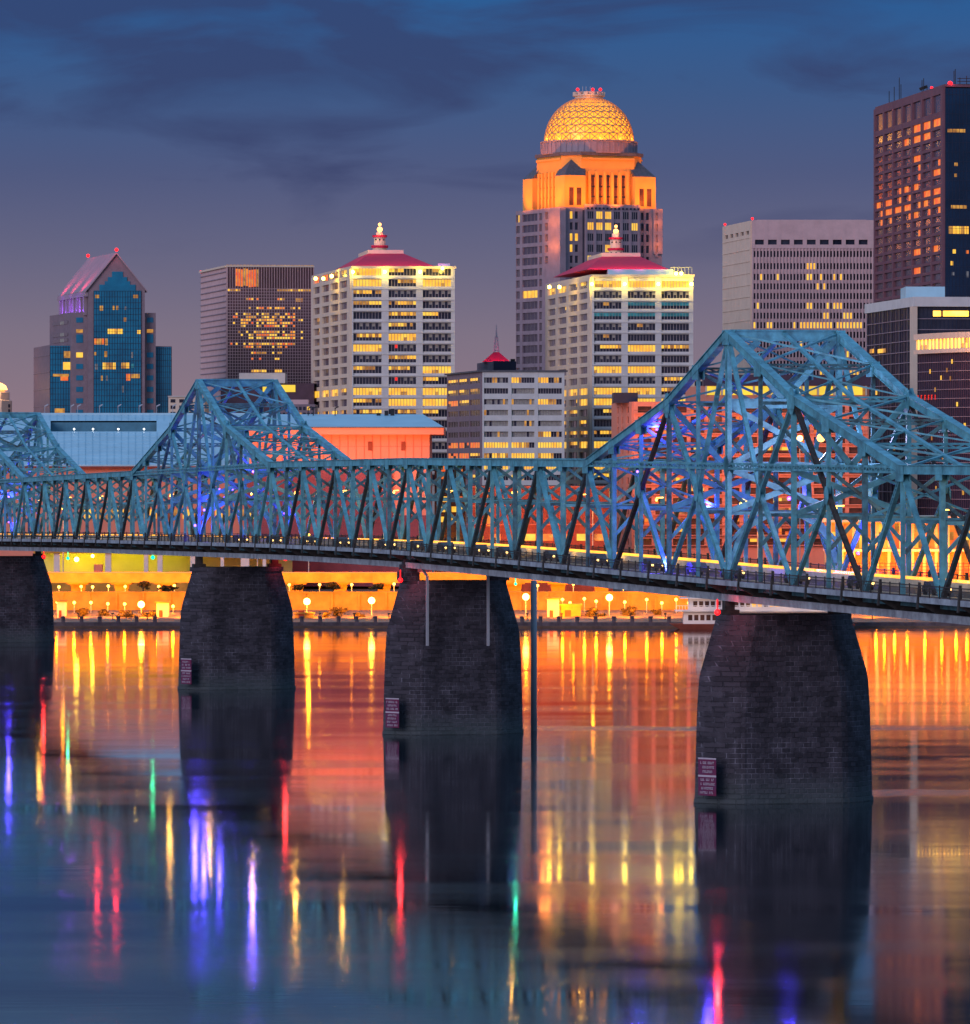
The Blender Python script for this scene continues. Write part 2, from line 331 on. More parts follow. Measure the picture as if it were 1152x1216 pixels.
# ================================================================ the bridge
UX = V((-.2312, .9729, 0)); NX = V((.9729, .2312, 0)); P4 = V((32.5, 618.2, 0)); W = 12.5
def B(s, o, z): return P4+UX*s+NX*o+V((0, 0, z))
def interp(tab, s):
    if s <= tab[0][0]: return tab[0][1]
    for (a, x), (b, y) in zip(tab[:-1], tab[1:]):
        if s <= b:
            t = (s-a)/(b-a); return x+(y-x)*t
    return tab[-1][1]
def smooth(tab, s, h=18):
    return sum(interp(tab, s+d*h) for d in (-1, -.5, 0, .5, 1))/5
ROAD = [(-320, 22.6), (-200, 23.4), (-86, 23.75), (0, 24.0), (80, 24.5), (159.3, 24.75), (240, 24.4), (315.3, 23.7), (440, 22.5), (564.2, 21.0), (700, 19.6)]
def zr(s): return smooth(ROAD, s)
def s_ok(s): return s < 190
# panel points: (s, top chord z, kind) ; kinds give the web pattern
nodes = []
def seg(s0, s1, n): return [s0+(s1-s0)*i/n for i in range(n)]
S = seg(-310, -250, 5)+seg(-250, 0, 20)+seg(0, 159.3, 13)+seg(159.3, 315.3, 13)+seg(315.3, 564.2, 20)+seg(564.2, 640, 6)+[640]
I0, I4, I3, I2, I1 = 5, 25, 38, 51, 71
pk = {}
for i in range(len(S)): pk[i] = None
TOP = {}
def settop(i, z): TOP[i] = z
flat = [(-200, 36.0), (-61, 36.2), (61, 36.75), (159, 37.0), (255, 36.5), (378, 34.9), (502, 33.4), (700, 31.5)]
for i, s in enumerate(S): TOP[i] = interp(flat, s)
for ip, zpk, zkn in ((I0, 50.2, 43.0), (I4, 50.8, 43.6), (I2, 49.9, 42.4), (I1, 46.6, 39.6)):
    for k in range(-5, 6):
        i = ip+k
        if i >= len(S): continue
        a = abs(k); e = TOP[ip+5*(1 if k > 0 else -1)] if ip+5 < len(S) or k < 0 else 31.9
        TOP[i] = zpk+(zkn-zpk)*a/2 if a <= 2 else zkn+(e-zkn)*(a-2)/3
bridge = thing('truss_bridge', B(0, 0, 0), 'long pale blue steel truss bridge with peaked towers crossing the river on stone piers', 'bridge')
def web(i):   # list of diagonals starting in panel i..i+1, as ((i, level), (j, level))
    out = []
    return out
def in_tower(i):
    for ip in (I0, I4, I2, I1):
        if abs(i-ip) <= 5: return ip
    return None
for side, off in (('near', -W/2), ('far', W/2)):
    # the truss root carries the lower chord
    mb = MB()
    for i in range(len(S)-1):
        a, b = B(S[i], off, zr(S[i])-.45), B(S[i+1], off, zr(S[i+1])-.45)
        mb.beam(a, b, .55, .9, NX)
    tr = mb.build('truss', M['steel_rust'], bridge)
    mb = MB()
    for i in range(len(S)-1):
        a, b = B(S[i], off, TOP[i]), B(S[i+1], off, TOP[i+1]); h = .82
        mb.beam(a, b, .62, h, NX); mb.beam(a+V((0, 0, h/2+.04)), b+V((0, 0, h/2+.04)), .95, .08, NX); mb.beam(a-V((0, 0, h/2)), b-V((0, 0, h/2)), .85, .06, NX)
    for i in range(len(S)):    # gusset plates
        g = 1.0 if in_tower(i) is None else 1.25
        c = B(S[i], off, TOP[i]-.35)
        for q in (-1, 1): mb.beam(c+NX*(q*.36)-UX*g, c+NX*(q*.36)+UX*g, .05, 1.3*g, NX)
    mb.build('top_chord', M['steel'], tr)
    # secondary horizontal through the towers at the level of the flat chord
    for ip in (I0, I4, I2, I1):
        mb = MB(); j0, j1 = ip-5, min(ip+5, len(S)-1)
        za, zb = TOP[j0], TOP[j1] if ip+5 < len(S) else 31.9
        for q in (0, 1):
            pa = B(S[j0], off, za); pb = B(S[j1], off, zb)
        mb.laced(pa, pb, NX, .75, .5, .9, 0, .3, .14)
        mb.build('inner_chord', M['steel'], tr)
    vm, dm = [], []
    for i in range(len(S)):
        if S[i] > 640.1: continue
        ip = in_tower(i); zb = zr(S[i])-.1
        w = .42
        if ip is not None and i == ip: w = .85
        mb = MB(); a, b = B(S[i], off, zb), B(S[i], off, TOP[i])
        if S[i] < 330 and (i-I4) % 2 == 0 or i == ip: mb.laced(a, b, NX, w*1.15, .5, .62, 0, .33, .15)
        else:
            mb.beam(a, b, w*.8, .42, UX); mb.beam(a+UX*.0, b, .9*w, .06, UX)
        mb.build('vertical_post', M['steel'] if i % 3 else M['steel_rust'], tr)
    def diag(a, b, w=.55, lc=True, m='steel'):
        mb = MB()
        if lc: mb.laced(a, b, NX, w, .45, .62, 0, .3, .13)
        else:
            n = (b-a).normalized().cross(NX)
            mb.beam(a, b, .42, w*.55, NX); mb.beam(a+n*w*.28, b+n*w*.28, .5, .07, NX); mb.beam(a-n*w*.28, b-n*w*.28, .5, .07, NX)
        mb.build('diagonal_brace', M[m], tr)
    def T(i): return B(S[i], off, TOP[i]-.3)
    def L_(i): return B(S[i], off, zr(S[i])-.1)
    done = set()
    for ip in (I0, I4, I2, I1):
        for sg in (-1, 1):
            if ip+5*sg >= len(S): continue
            k = lambda a: ip+a*sg
            t2 = T(k(2)); b0 = L_(k(0)); b4 = L_(k(4)); b2 = L_(k(2))
            diag(t2, b0, .62, sg > 0); diag(t2, b4, .5, True, 'steel_dark' if ip == I4 else 'steel_rust')
            m1 = (t2+b0)/2; m3 = (t2+b4)/2
            for jp, gs in ((t2, 1.5), (m1, 1.05), (m3, 1.0), (b0, 1.3), (B(S[k(0)], off, interp(flat, S[k(0)])), 1.2)):
                g = MB()
                for q in (-1, 1):
                    c = jp+NX*(q*.30); r8 = [c+UX*(gs*math.cos(t*PI/4+PI/8)*.8)+V((0, 0, gs*math.sin(t*PI/4+PI/8))) for t in range(8)]
                    g.hexa([r8[4], r8[7], r8[7]+NX*.05, r8[4]+NX*.05, r8[3], r8[0], r8[0]+NX*.05, r8[3]+NX*.05]); g.hexa([r8[5], r8[6], r8[6]+NX*.052, r8[5]+NX*.052, r8[4], r8[7], r8[7]+NX*.052, r8[4]+NX*.052]); g.hexa([r8[3], r8[0], r8[0]+NX*.052, r8[3]+NX*.052, r8[2], r8[1], r8[1]+NX*.052, r8[2]+NX*.052])
                g.build('gusset_plate', M['steel'], tr)
            diag(m1, b2, .42, True); diag(m3, b2, .42, True)
            diag(T(k(5)), b4, .6, sg < 0)
            diag(T(k(0)), m1, .4, True)
            # mid-height sub strut tying the tower post to the first diagonal
            for j in range(5): done.add(min(k(j), k(j+1)))
    for i in range(len(S)-1):
        if i in done: continue
        # Warren web with verticals: top nodes at odd distance from each tower
        base = [x for x in (I0, I4, I2, I1)]
        d = min((abs(i-x), x) for x in base)[1]
        topnode = (i-d) % 2 == 1
        if topnode: diag(T(i), L_(i+1), .46, True, 'steel_shade')  # darker copy carries the shade on these members
        else: diag(L_(i), T(i+1), .44, False, 'steel')
# sway frames between the two trusses
def lvl(i):
    z = TOP[i]; out = [z]; ip = in_tower(i)
    f = interp(flat, S[i])
    if z > f+9: out.append(f+6.9)
    if z > f+2.2: out.append(f)
    out.append(f-5)
    return out
for i in range(len(S)):
    mb = MB(); lv = lvl(i); tower = (i in (I0, I4, I2, I1))
    for j, z in enumerate(lv):
        a, b = B(S[i], -W/2+.2, z-.1), B(S[i], W/2-.2, z-.1)
        if tower and j in (0, 1, 2): mb.beam(a, b, .5, 1.0 if j else 1.25, UX); mb.beam(a+V((0,0,.5)), b+V((0,0,.5)), .8, .08, UX)
        elif in_tower(i) is not None and j == 0: mb.laced(a, b, UX, .62, .4, .9, 0, .34, .14)
        else: mb.beam(a, b, .28, .36, UX)
    for j in range(len(lv)-1):
        za, zb = lv[j]-.4, lv[j+1]+.2
        heavy = tower or (in_tower(i) is not None and abs(i-in_tower(i)) == 2)
        if za-zb < 1.5: continue
        w = .62 if heavy else .34
        for q in (-1, 1):
            a, b = B(S[i], q*(-W/2+.3), za), B(S[i], q*(W/2-.3), zb)
            if heavy and j > 0: mb.beam(a, b, .4, w, UX)
            elif heavy: mb.beam(a, B(S[i], 0, zb), .4, w, UX)
            elif in_tower(i) is not None and i % 2: mb.beam(a, b, .2, .24, UX)
            else: mb.beam(a, B(S[i], 0, zb), .3, .35, UX)
    # knee braces from the lowest strut down to the posts (portal legs)
    z0 = lv[-1]
    for q in (-1, 1):
        mb.beam(B(S[i], q*(W/2-.2), z0-3.2), B(S[i], q*(W/2-3.0), z0-.2), .3, .38, UX)
        if tower:
            pts = [B(S[i], q*(W/2-.3), z0-5.5), B(S[i], q*(W/2-1.0), z0-3.2), B(S[i], q*(W/2-2.4), z0-1.4), B(S[i], q*(W/2-4.4), z0-.3)]
            for a, b in zip(pts[:-1], pts[1:]): mb.beam(a, b, .45, .6, UX)
            for sgn in (1,): mb.beam(B(S[i], q*(W/2-.3), TOP[i]-3.4), B(S[i], q*(W/2-3.4), TOP[i]-.7), .4, .7, UX)
    mb.build('sway_frame', M['steel'] if i % 2 else M['steel_rust'], bridge)
# top laterals: centre strut and a flat X in every panel
for i in range(len(S)-1):
    mb = MB(); a, b = S[i], S[i+1]; za, zb = TOP[i]+.15, TOP[i+1]+.15
    big = in_tower(i) is not None and in_tower(i+1) is not None
    up = V((0, 0, 1))
    if big: mb.beam(B(a, 0, za), B(b, 0, zb), .45, .3, NX)
    w = .3
    for q in (-1, 1):
        p0, p1 = B(a, -q*W/2, za), B(b, q*W/2, zb); 
        if i % 2 == 0 or not big: mb.beam(p0, p1, w, .2, (p1-p0).cross(up))
        else: mb.beam(p0, p1, .16, .16, (p1-p0).cross(up))
    mb.build('top_lateral_brace', M['steel'], bridge)
# deck: slab, stringers, floor beams with sidewalk brackets
for nm in ('deck',):
    mb = MB(); OUT = W/2+2.3
    for i in range(len(S)-1):
        for k in range(3):
            a = S[i]+(S[i+1]-S[i])*k/3; b = S[i]+(S[i+1]-S[i])*(k+1)/3
            za, zb = zr(a), zr(b)
            for o0, o1, dz, h, m in ((-W/2+.5, W/2-.5, 0, .3, 0), (-OUT, -W/2-.5, .22, .2, 1), (W/2+.5, OUT, .22, .2, 1), (-W/2-.5, -W/2+.5, .1, .25, 1), (W/2-.5, W/2+.5, .1, .25, 1)):
                c = [B(a, o0, za+dz-h), B(a, o1, za+dz-h), B(b, o1, zb+dz-h), B(b, o0, zb+dz-h), B(a, o0, za+dz), B(a, o1, za+dz), B(b, o1, zb+dz), B(b, o0, zb+dz)]
                mb.hexa(c, m)
    dk = mb.build('deck', [M['asphalt'], M['concrete_d']], bridge)
    mb = MB()
    for i in range(len(S)-1):
        a, b = S[i], S[i+1]
        for o in (-4, -1.4, 1.4, 4): mb.beam(B(a, o, zr(a)-.75), B(b, o, zr(b)-.75), .3, .7, NX)
    mb.build('stringer', M['steel_dark'], dk)
    for i in range(len(S)):
        mb = MB(); s = S[i]; z = zr(s)
        mb.beam(B(s, -W/2, z-1.25), B(s, W/2, z-1.25), .35, 1.25, UX)
        for q in (-1, 1):
            p = [B(s-.15, q*W/2, z-1.7), B(s+.15, q*W/2, z-1.7), B(s+.15, q*(OUT+.1), z-.35), B(s-.15, q*(OUT+.1), z-.35),
                 B(s-.15, q*W/2, z-.2), B(s+.15, q*W/2, z-.2), B(s+.15, q*(OUT+.1), z+.0), B(s-.15, q*(OUT+.1), z+.0)]
            mb.hexa(p)
        mb.build('floor_beam', M['steel_dark'], dk)
for q in (-1, 1):      # edge girder, hanging pipe and railing each side
    mb = MB()
    for i in range(len(S)-1):
        a, b = S[i], S[i+1]; g = .35
        mb.beam(B(a+g, q*(OUT+.06), zr(a)-.02), B(b-g, q*(OUT+.06), zr(b)-.02), .12, .55, NX)
    mb.build('edge_girder', M['fascia'], dk)
    mb = MB()
    for i in range(len(S)-1):
        a, b = S[i], S[i+1]
        mb.beam(B(a, q*(W/2+.35), zr(a)-1.75), B(b, q*(W/2+.35), zr(b)-1.75), .5, .75, NX)
    mb.build('lower_girder', M['fascia'], dk)
    mb = MB(); s = S[0]
    rz = lambda s: zr(s)+.22
    for i in range(len(S)-1):
        a, b = S[i], S[i+1]
        for h, w in ((1.15, .10), (.85, .05), (.15, .06)): mb.beam(B(a, q*OUT, rz(a)+h), B(b, q*OUT, rz(b)+h), w, w, NX)
        nb = 4 if S[i] < 330 else 2
        for k in range(nb):
            t = a+(b-a)*k/nb; mb.beam(B(t, q*OUT, rz(t)-.5), B(t, q*OUT, rz(t)+(1.3 if k else 1.45)), .12 if k else .2, .12 if k else .34, NX)
        if S[i] < 330:
            for k in range(36):
                t = a+(b-a)*(k+.5)/36; mb.beam(B(t, q*OUT, rz(t)+.15), B(t, q*OUT, rz(t)+1.12), .03, .03, NX)
        else:
            pa, pb = B(a, q*OUT, rz(a)+.5), B(b, q*OUT, rz(b)+.5); mb.beam(pa, pb, .03, .25, NX)
        # bracket point seen outside the fascia
        mb.hexa([B(a-.25, q*(OUT+.14), rz(a)-1.1), B(a+.25, q*(OUT+.14), rz(a)-1.1), B(a+.25, q*(OUT+.3), rz(a)-1.1), B(a-.25, q*(OUT+.3), rz(a)-1.1),
                 B(a-.08, q*(OUT+.1), rz(a)+.9), B(a+.08, q*(OUT+.1), rz(a)+.9), B(a+.08, q*(OUT+.16), rz(a)+.9), B(a-.08, q*(OUT+.16), rz(a)+.9)])
    mb.build('railing', M['steel_dark'], dk)
mb = MB()   # barrier on the far side of the roadway and kerb on the near side
for i in range(len(S)-1):
    a, b = S[i], S[i+1]
    mb.beam(B(a, W/2-.8, zr(a)+.4), B(b, W/2-.8, zr(b)+.4), .3, .8, NX)
    mb.beam(B(a, -W/2+.75, zr(a)+.12), B(b, -W/2+.75, zr(b)+.12), .25, .24, NX)
mb.build('road_barrier', M['barrier'], dk)
M['trailglow'] = emis('handrail_light', (1, .47, .04), 2.2, (1, .34, .03), .12)  # glow standing for passing traffic's light trails
for i in range(len(S)-1):      # glowing strips added along the barrier in place of traffic light trails
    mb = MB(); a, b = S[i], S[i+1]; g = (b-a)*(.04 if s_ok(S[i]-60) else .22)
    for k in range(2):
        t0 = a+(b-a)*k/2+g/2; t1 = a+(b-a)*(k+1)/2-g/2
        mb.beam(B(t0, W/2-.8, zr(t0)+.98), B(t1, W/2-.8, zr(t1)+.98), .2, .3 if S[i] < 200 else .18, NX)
    mb.build('rail_light', M['trailglow'], dk)
    if i % 2 == 0 and i > 10: point(B(a+3, W/2-1.6, zr(a)+1.5), (1, .48, .07), 170, .3, 'trail_glow')  # unseen points added to make the barrier look golden
mb = MB()
for i in range(0, len(S)-1):
    for k in range(2):
        a = S[i]+6*k; b = a+3; mb.face([B(a, -.08, zr(a)+.01), B(a, .08, zr(a)+.01), B(b, .08, zr(b)+.01), B(b, -.08, zr(b)+.01)])
mb.build('lane_marking', M['lane'], dk)
# lamps on the bridge
def s_at(px, o):      # station whose point at offset o is seen at column px
    k = (px-576)/F; c = P4+NX*o
    return (c.x-k*c.y)/(k*UX.y-UX.x)
lampz = [(1000.6, 637.8), (1055.6, 633), (1118.6, 655), (366.6, 636.6), (305.8, 640), (900, 625), (704, 604), (75, 604), (800, 650), (560, 642), (640, 645), (450, 640)]
VIO = [(801, 668, -W/2+1.0, 2.0), (786, 510, -W/2+2.4, .55), (936, 592, W/2-1, .8), (1018, 657, W/2, .5), (763, 560, -W/2+1, .7), (840, 600, W/2-1, .6), (236, 624, -W/2-.6, .8), (247, 605.6, -W/2+1, .8),
       (260, 581, 0, .6), (276, 581.6, W/2-1, .6), (337, 609.6, W/2-1, .4), (300, 560, 0, 1), (10, 590, 0, 1), (30, 560, W/2-1, .8), (14, 620, -W/2, .5)]
for px, py, o, k in VIO:
    s = s_at(px, o); p = B(s, o, 0); p.z = Z(py, p.y)
    p = p-NX*.6 if o < 0 else p-UX*.4
    f = MB(); f.ball(p, .22 if k > .7 else .16); f.build('floodlight', M['violetlamp'], bridge)
    point(p-V((0, .5, 0)), (.08, .05, 1), (3400 if px > 400 else 2800)*k, .25, 'violet_light')
# white-lilac flood on the tower sway frame and the orange lamp beside it
p = B(-14, 0, 0); p.z = Z(520, p.y); f = MB(); f.ball(p, .45); f.build('floodlight', M['beaconlamp'], bridge)
point(p+UX*3-V((0, 0, .5)), (.70, .60, 1), 4200, .4, 'white_light')
for i in range(12, len(S)-2, 3):   # sodium lamps added under the sway frames to turn the roadway golden
    s = S[i]+3; p = B(s, 3.0, zr(s)+8.0); f = MB(); f.ball(p, .16); f.beam(B(S[i], 3, zr(s)+8.3), p+V((0, 0, .25)), .1, .1, NX); f.build('added_road_lamp', [M['sodium']], bridge)
    point(p-V((0, 0, .5)), (1, .45, .06), 900, .2, 'added_road_light')
for s, o, z, m, k in ((-30, -W/2-2.2, -1, 'redlamp', 0),):
    pass
def navlamp(px, d, py, m, col, r=.32, w=600):
    p = P(px, d); p.z = Z(py, d); f = MB(); f.ball(p, r); f.beam(p, p+V((0, 0, 1.4)), .1, .1, NX)
    f.build('navigation_light', [M[m]], bridge); point(p-V((0, .8, 0)), col, w, .2, 'nav_light')
navlamp(52, 1150, 661, 'redlamp', (1, .03, .03), .42, 500); navlamp(339, 925, 663, 'redlamp', (1, .03, .03), .42, 400)
navlamp(475.5, 768, 689, 'redlamp', (1, .03, .03), .34, 350); navlamp(852, 612, 727, 'redlamp', (1, .03, .03), .34, 450)
navlamp(181.5, 985, 662, 'greenlamp', (.05, 1, .4), .36, 120); navlamp(80.7, 1085, 663, 'greenlamp', (.05, 1, .4), .32, 100)
navlamp(612.3, 745, 693.5, 'greenlamp', (.05, 1, .6), .2, 60)
# drain pipes from the deck beside the third pier
for px in (507.5, 579.7):
    p = P(px, 766.3); mb = MB(); z1 = Z(684, 766); z0 = Z(767, 766)
    mb.beam(V((p.x, p.y, z0)), V((p.x, p.y, z1)), .34, .34, NX); mb.beam(V((p.x, p.y, z1)), V((p.x-1.2, p.y+.3, z1+1.5)), .3, .3, NX)
    mb.build('drain_pipe', M['pole'], bridge)
# ---------------------------------------------------------------- piers
def pier(s, ztop, Lb, T, label, cap=False, style=0, twist=0):
    c = P4+UX*s; org = V((c.x, c.y, 0)); o = thing('stone_pier', org, label, 'bridge pier')
    sc_ = ztop/20.3
    prof = [(-3, 1.015), (0, 1.0), (.5, .995), (.5, .985), (5, .975), (10, .96), (13.2, .94), (14.2, .922), (17.2, .833), (20.3, .742)]
    def ring(f, z):
        L = Lb*f; t = T*(.80+.20*f); nose = 4.6*f; pts = []
        half = [(-L/2, 0)]
        for k in range(1, 7):
            a = k/6; half.append((-L/2+nose*a, -t/2*(1-(1-a)**1.45) if a < 1 else -t/2))
        half += [(-L/6, -t/2), (L/6, -t/2)]
        for k in range(6, 0, -1):
            a = k/6; half.append((L/2-nose*a, -t/2*(1-(1-a)**1.45) if a < 1 else -t/2))
        half.append((L/2, 0))
        back = [(x, -y) for x, y in half[-2:0:-1]]
        return [B(s, x, 0)+UX*y+V((0, 0, z)) for x, y in half+back]
    mb = MB(); rings = [ring(f, z*sc_ if z > 0.5 else z) for z, f in prof]; n = len(rings[0]); i0 = 0
    for r in rings: mb.v += [tuple(p) for p in r]
    for k in range(len(rings)-1):
        for j in range(n):
            j2 = (j+1) % n; mb.f.append((k*n+j, k*n+j2, (k+1)*n+j2, (k+1)*n+j)); mb.m.append(0)
    mb.f.append(tuple((len(rings)-1)*n+j for j in range(n))); mb.m.append(0)
    mb.build('pier_body', M['stone'], o)
    ff = prof[-1][1]
    if cap:
        mb = MB(); r0 = ring(ff+.05, 0); mb.prism([(p.x, p.y) for p in r0], ztop-.45, ztop+.25); mb.build('cap_ledge', M['stone'], o)
        zt = ztop+.25
    else:
        mb = MB(); r0 = ring(ff+.012, 0); mb.prism([(p.x, p.y) for p in r0], ztop-.8, ztop+.12); mb.build('cap_ledge', M['stone'], o); zt = ztop+.12
    zd = zr(s)-.9
    for q in (-1, 1):
        mb = MB(); c = B(s, q*W/2, 0)
        if style == 3:
            for h0, h1, w in ((0, .9, 2.6), (.9, 1.7, 2.1), (1.7, 2.3, 1.5)):
                z0 = zt+h0*(zd-zt)/2.3; z1 = zt+h1*(zd-zt)/2.3-.003; mb.beam(V((c.x, c.y, z0)), V((c.x, c.y, z1)), w, w, NX)
            mb.build('bearing_pedestal', M['stone'], o)
        else:
            mb.beam(V((c.x, c.y, zt)), V((c.x, c.y, zt+.5)), 2.0, 1.8, NX); mb.beam(V((c.x, c.y, zt+.5)), V((c.x, c.y, zd)), 1.1, 1.2, NX)
            mb.build('bridge_bearing', M['steel_dark'], o)
    return o
pier(-250, 19.6, 20.0, 7.4, 'stone bridge pier beyond the right edge, nearest the far end of the deck')
pier(0, 20.3, 20.4, 7.6, 'nearest and largest dark stone bridge pier, at the right')
pier(159.3, 20.7, 19.8, 7.4, 'dark stone bridge pier with two grey drain pipes down its face', style=3)
pier(315.3, 19.6, 19.6, 7.2, 'dark stone bridge pier with a ledge cap under the smaller peaked tower', True)
pier(564.2, 17.3, 19.4, 7.0, 'dark stone bridge pier cut off by the left edge', True)
# maroon notice boards on the upstream noses
def board(x0, x1, y0, y1, d, label, split, rz=-.12):
    c = P((x0+x1)/2, d); zt, zb = Z(y0, d), Z(y1, d); w = (x1-x0)/F*d
    o = thing('warning_board', (c.x, c.y, zb), label, 'warning sign')
    u = V((math.cos(rz), math.sin(rz), 0)); nv = V((math.sin(rz), -math.cos(rz), 0)); zm = zt-(zt-zb)*split
    def pn(mb, ua, ub, za, zb_, dep, m=0):
        p = c+u*((ua+ub)/2)+nv*dep; mb.beam(V((p.x, p.y, za)), V((p.x, p.y, zb_)), ub-ua, .06, u, m)
    for a, b in ((zm+.06, zt-.16), (zb+.1, zm-.14)):
        mb = MB(); pn(mb, -w/2, w/2, a, b, 0); mb.build('sign_panel', M['maroon'], o)
    mb = MB(); pn(mb, -w/2, w/2, zt-.16, zt, .02); pn(mb, -w/2, w/2, zm-.14, zm+.06, .02)
    mb.build('sign_border', M['signwhite'], o)
    mb = MB(); rnd = random.Random(int(x0))
    for (ya, yb, rows) in ((zm+.2, zt-.3, 3), (zb+.2, zm-.2, 4)):
        for r in range(rows):
            zz = yb-(yb-ya)*(r+.5)/rows; hw = w*(.30+.12*rnd.random()); x = -hw; hh = (yb-ya)/rows*.28
            while x < hw:
                lw = .10+.05*rnd.random()
                if rnd.random() < .85:
                    pn(mb, x, x+.05, zz-hh, zz+hh, .05)
                    if rnd.random() < .6: pn(mb, x+.052, x+lw, zz+hh*.5, zz+hh, .05)
                    if rnd.random() < .5: pn(mb, x+.052, x+lw, zz-hh, zz-hh*.5, .05)
                x += lw+.06
    mb.build('lettering', M['signwhite'], o)
NE = lambda s, L: (P4+UX*s-NX*(L/2)).y
board(826, 854, 900, 946, 613.2, 'maroon warning board with pale lettering on the nearest pier', .46, -.75)
board(455, 477, 829, 865, 768.3, 'maroon warning board on the pier with two drain pipes', .46, -.75)
board(212.5, 230, 782, 813, 919.6, 'faded maroon warning board on the pier under the smaller peaked tower', .46, -.75)
# gauge pole standing in the river
c = P(634, 781); mb = MB(); mb.lathe((c.x, c.y, -1), [(.42, 0), (.42, Z(690, 781)+1), (.1, Z(690, 781)+1.1)], 12)
tag(mb.build('gauge_pole', M['pole'], None, (c.x, c.y, 0), True), 'tall thin grey pole standing in the river beside a pier', 'pole')
# ---------------------------------------------------------------- cars on the deck
def car():
    o = thing('car', (0, 0, 0), 'small dark car with lit headlights crossing the steel bridge', 'car', 'cars crossing the bridge')
    mb = MB(); pf = [(-2.2, .35), (-2.2, .85), (-1.9, .95), (-1.5, 1.4), (.1, 1.45), (.9, .98), (2.0, .85), (2.2, .6), (2.2, .35)]
    n = len(pf)
    for y in (-.85, .85): mb.v += [(x, y, z) for x, z in pf]
    mb.f.append(tuple(range(n))); mb.f.append(tuple(range(2*n-1, n-1, -1))); mb.m += [0, 0]
    for k in range(n):
        j = (k+1) % n; mb.f.append((k, n+k, n+j, j)); mb.m.append(0)
    mb.build('body', M['carpaint'], o)
    for x in (-1.35, 1.35):
        for y in (-.78, .78):
            w = MB(); w.v = [(x+.33*math.cos(t*PI/6), y-.1, .33+.33*math.sin(t*PI/6)) for t in range(12)]+[(x+.33*math.cos(t*PI/6), y+.1, .33+.33*math.sin(t*PI/6)) for t in range(12)]
            w.f = [tuple(range(12)), tuple(range(23, 11, -1))]+[(t, 12+t, 12+(t+1) % 12, (t+1) % 12) for t in range(12)]; w.m = [0]*14
            w.build('wheel', M['tyre'], o)
    for y in (-.62, .62):
        w = MB(); w.ball((2.15, y, .68), .17, 0, 8, 4); w.build('headlight', M['headlamp'], o)
        w = MB(); w.box(-2.24, -2.15, y-.15, y+.15, .68, .84); w.build('taillight', M['taillamp'], o)
    return o
c0 = car(); first = True; rnd = random.Random(5)
ang = math.atan2(-UX.y, -UX.x)
s = -130
while s < 330:
    p = B(s, -2.6, zr(s)+.0); r = c0 if first else copy_tree(c0, p)
    r.location = p; r.rotation_euler = (0, 0, ang); first = False
    s += 14+12*rnd.random()+(10 if s > 180 else 0)
# ================================================================ city helpers
def up_at(A, B_, px):     # fraction along A->B seen at column px
    k = (px-576)/F; d = B_-A
    den = d.x-k*d.y
    return (k*A.y-A.x)/den
class Face:
    """one façade between ground points A (left) and B (right)"""
    def __init__(s, A, B_):
        s.A = V((A.x, A.y, 0)); s.B = V((B_.x, B_.y, 0)); s.L = (s.B-s.A).length; s.u = (s.B-s.A)/s.L; s.n = V((s.u.y, -s.u.x, 0))
    def pt(s, t, z, dep=0): return s.A+s.u*(t)+s.n*dep+V((0, 0, z))
    def at(s, px): return up_at(s.A, s.B, px)*s.L
    def box(s, mb, t0, t1, z0, z1, d0, d1, m=0):
        c = [s.pt(t0, z0, d1), s.pt(t1, z0, d1), s.pt(t1, z0, d0), s.pt(t0, z0, d0), s.pt(t0, z1, d1), s.pt(t1, z1, d1), s.pt(t1, z1, d0), s.pt(t0, z1, d0)]
        mb.hexa(c, m)
    def panes(s, mb, t0, t1, z0, z1, nx, nz, pick, dep=.06):
        for i in range(nx):
            for j in range(nz):
                a, b = t0+(t1-t0)*i/nx, t0+(t1-t0)*(i+1)/nx; c, d = z0+(z1-z0)*j/nz, z0+(z1-z0)*(j+1)/nz
                mb.face([s.pt(a, c, dep), s.pt(b, c, dep), s.pt(b, d, dep), s.pt(a, d, dep)], pick(i, j, nx, nz))
WM = ['glass_dark', 'lit', 'lit2', 'tealwin', 'blind', 'orangewin', 'frame', 'glass_mauve', 'glass_teal', 'glass_brown', 'redwin', 'signwhite', 'yellowlit', 'bandlit']
WI = {k: i for i, k in enumerate(WM)}
def wmats(): return [M[k] for k in WM]
class Wins:
    def __init__(s, root): s.r = root; s.n = 0; s.ov = MB()
    def add(s, mb, name='window'):
        if s.n < 96: mb.build(name, wmats(), s.r)
        else:
            i = len(s.ov.v); s.ov.v += mb.v; s.ov.f += [tuple(i+k for k in f) for f in mb.f]; s.ov.m += mb.m
        s.n += 1
    def done(s):
        if s.ov.f: tag(s.ov.build('window', wmats(), s.r), kind='stuff')
rw = random.Random(11)
WM_ = 0
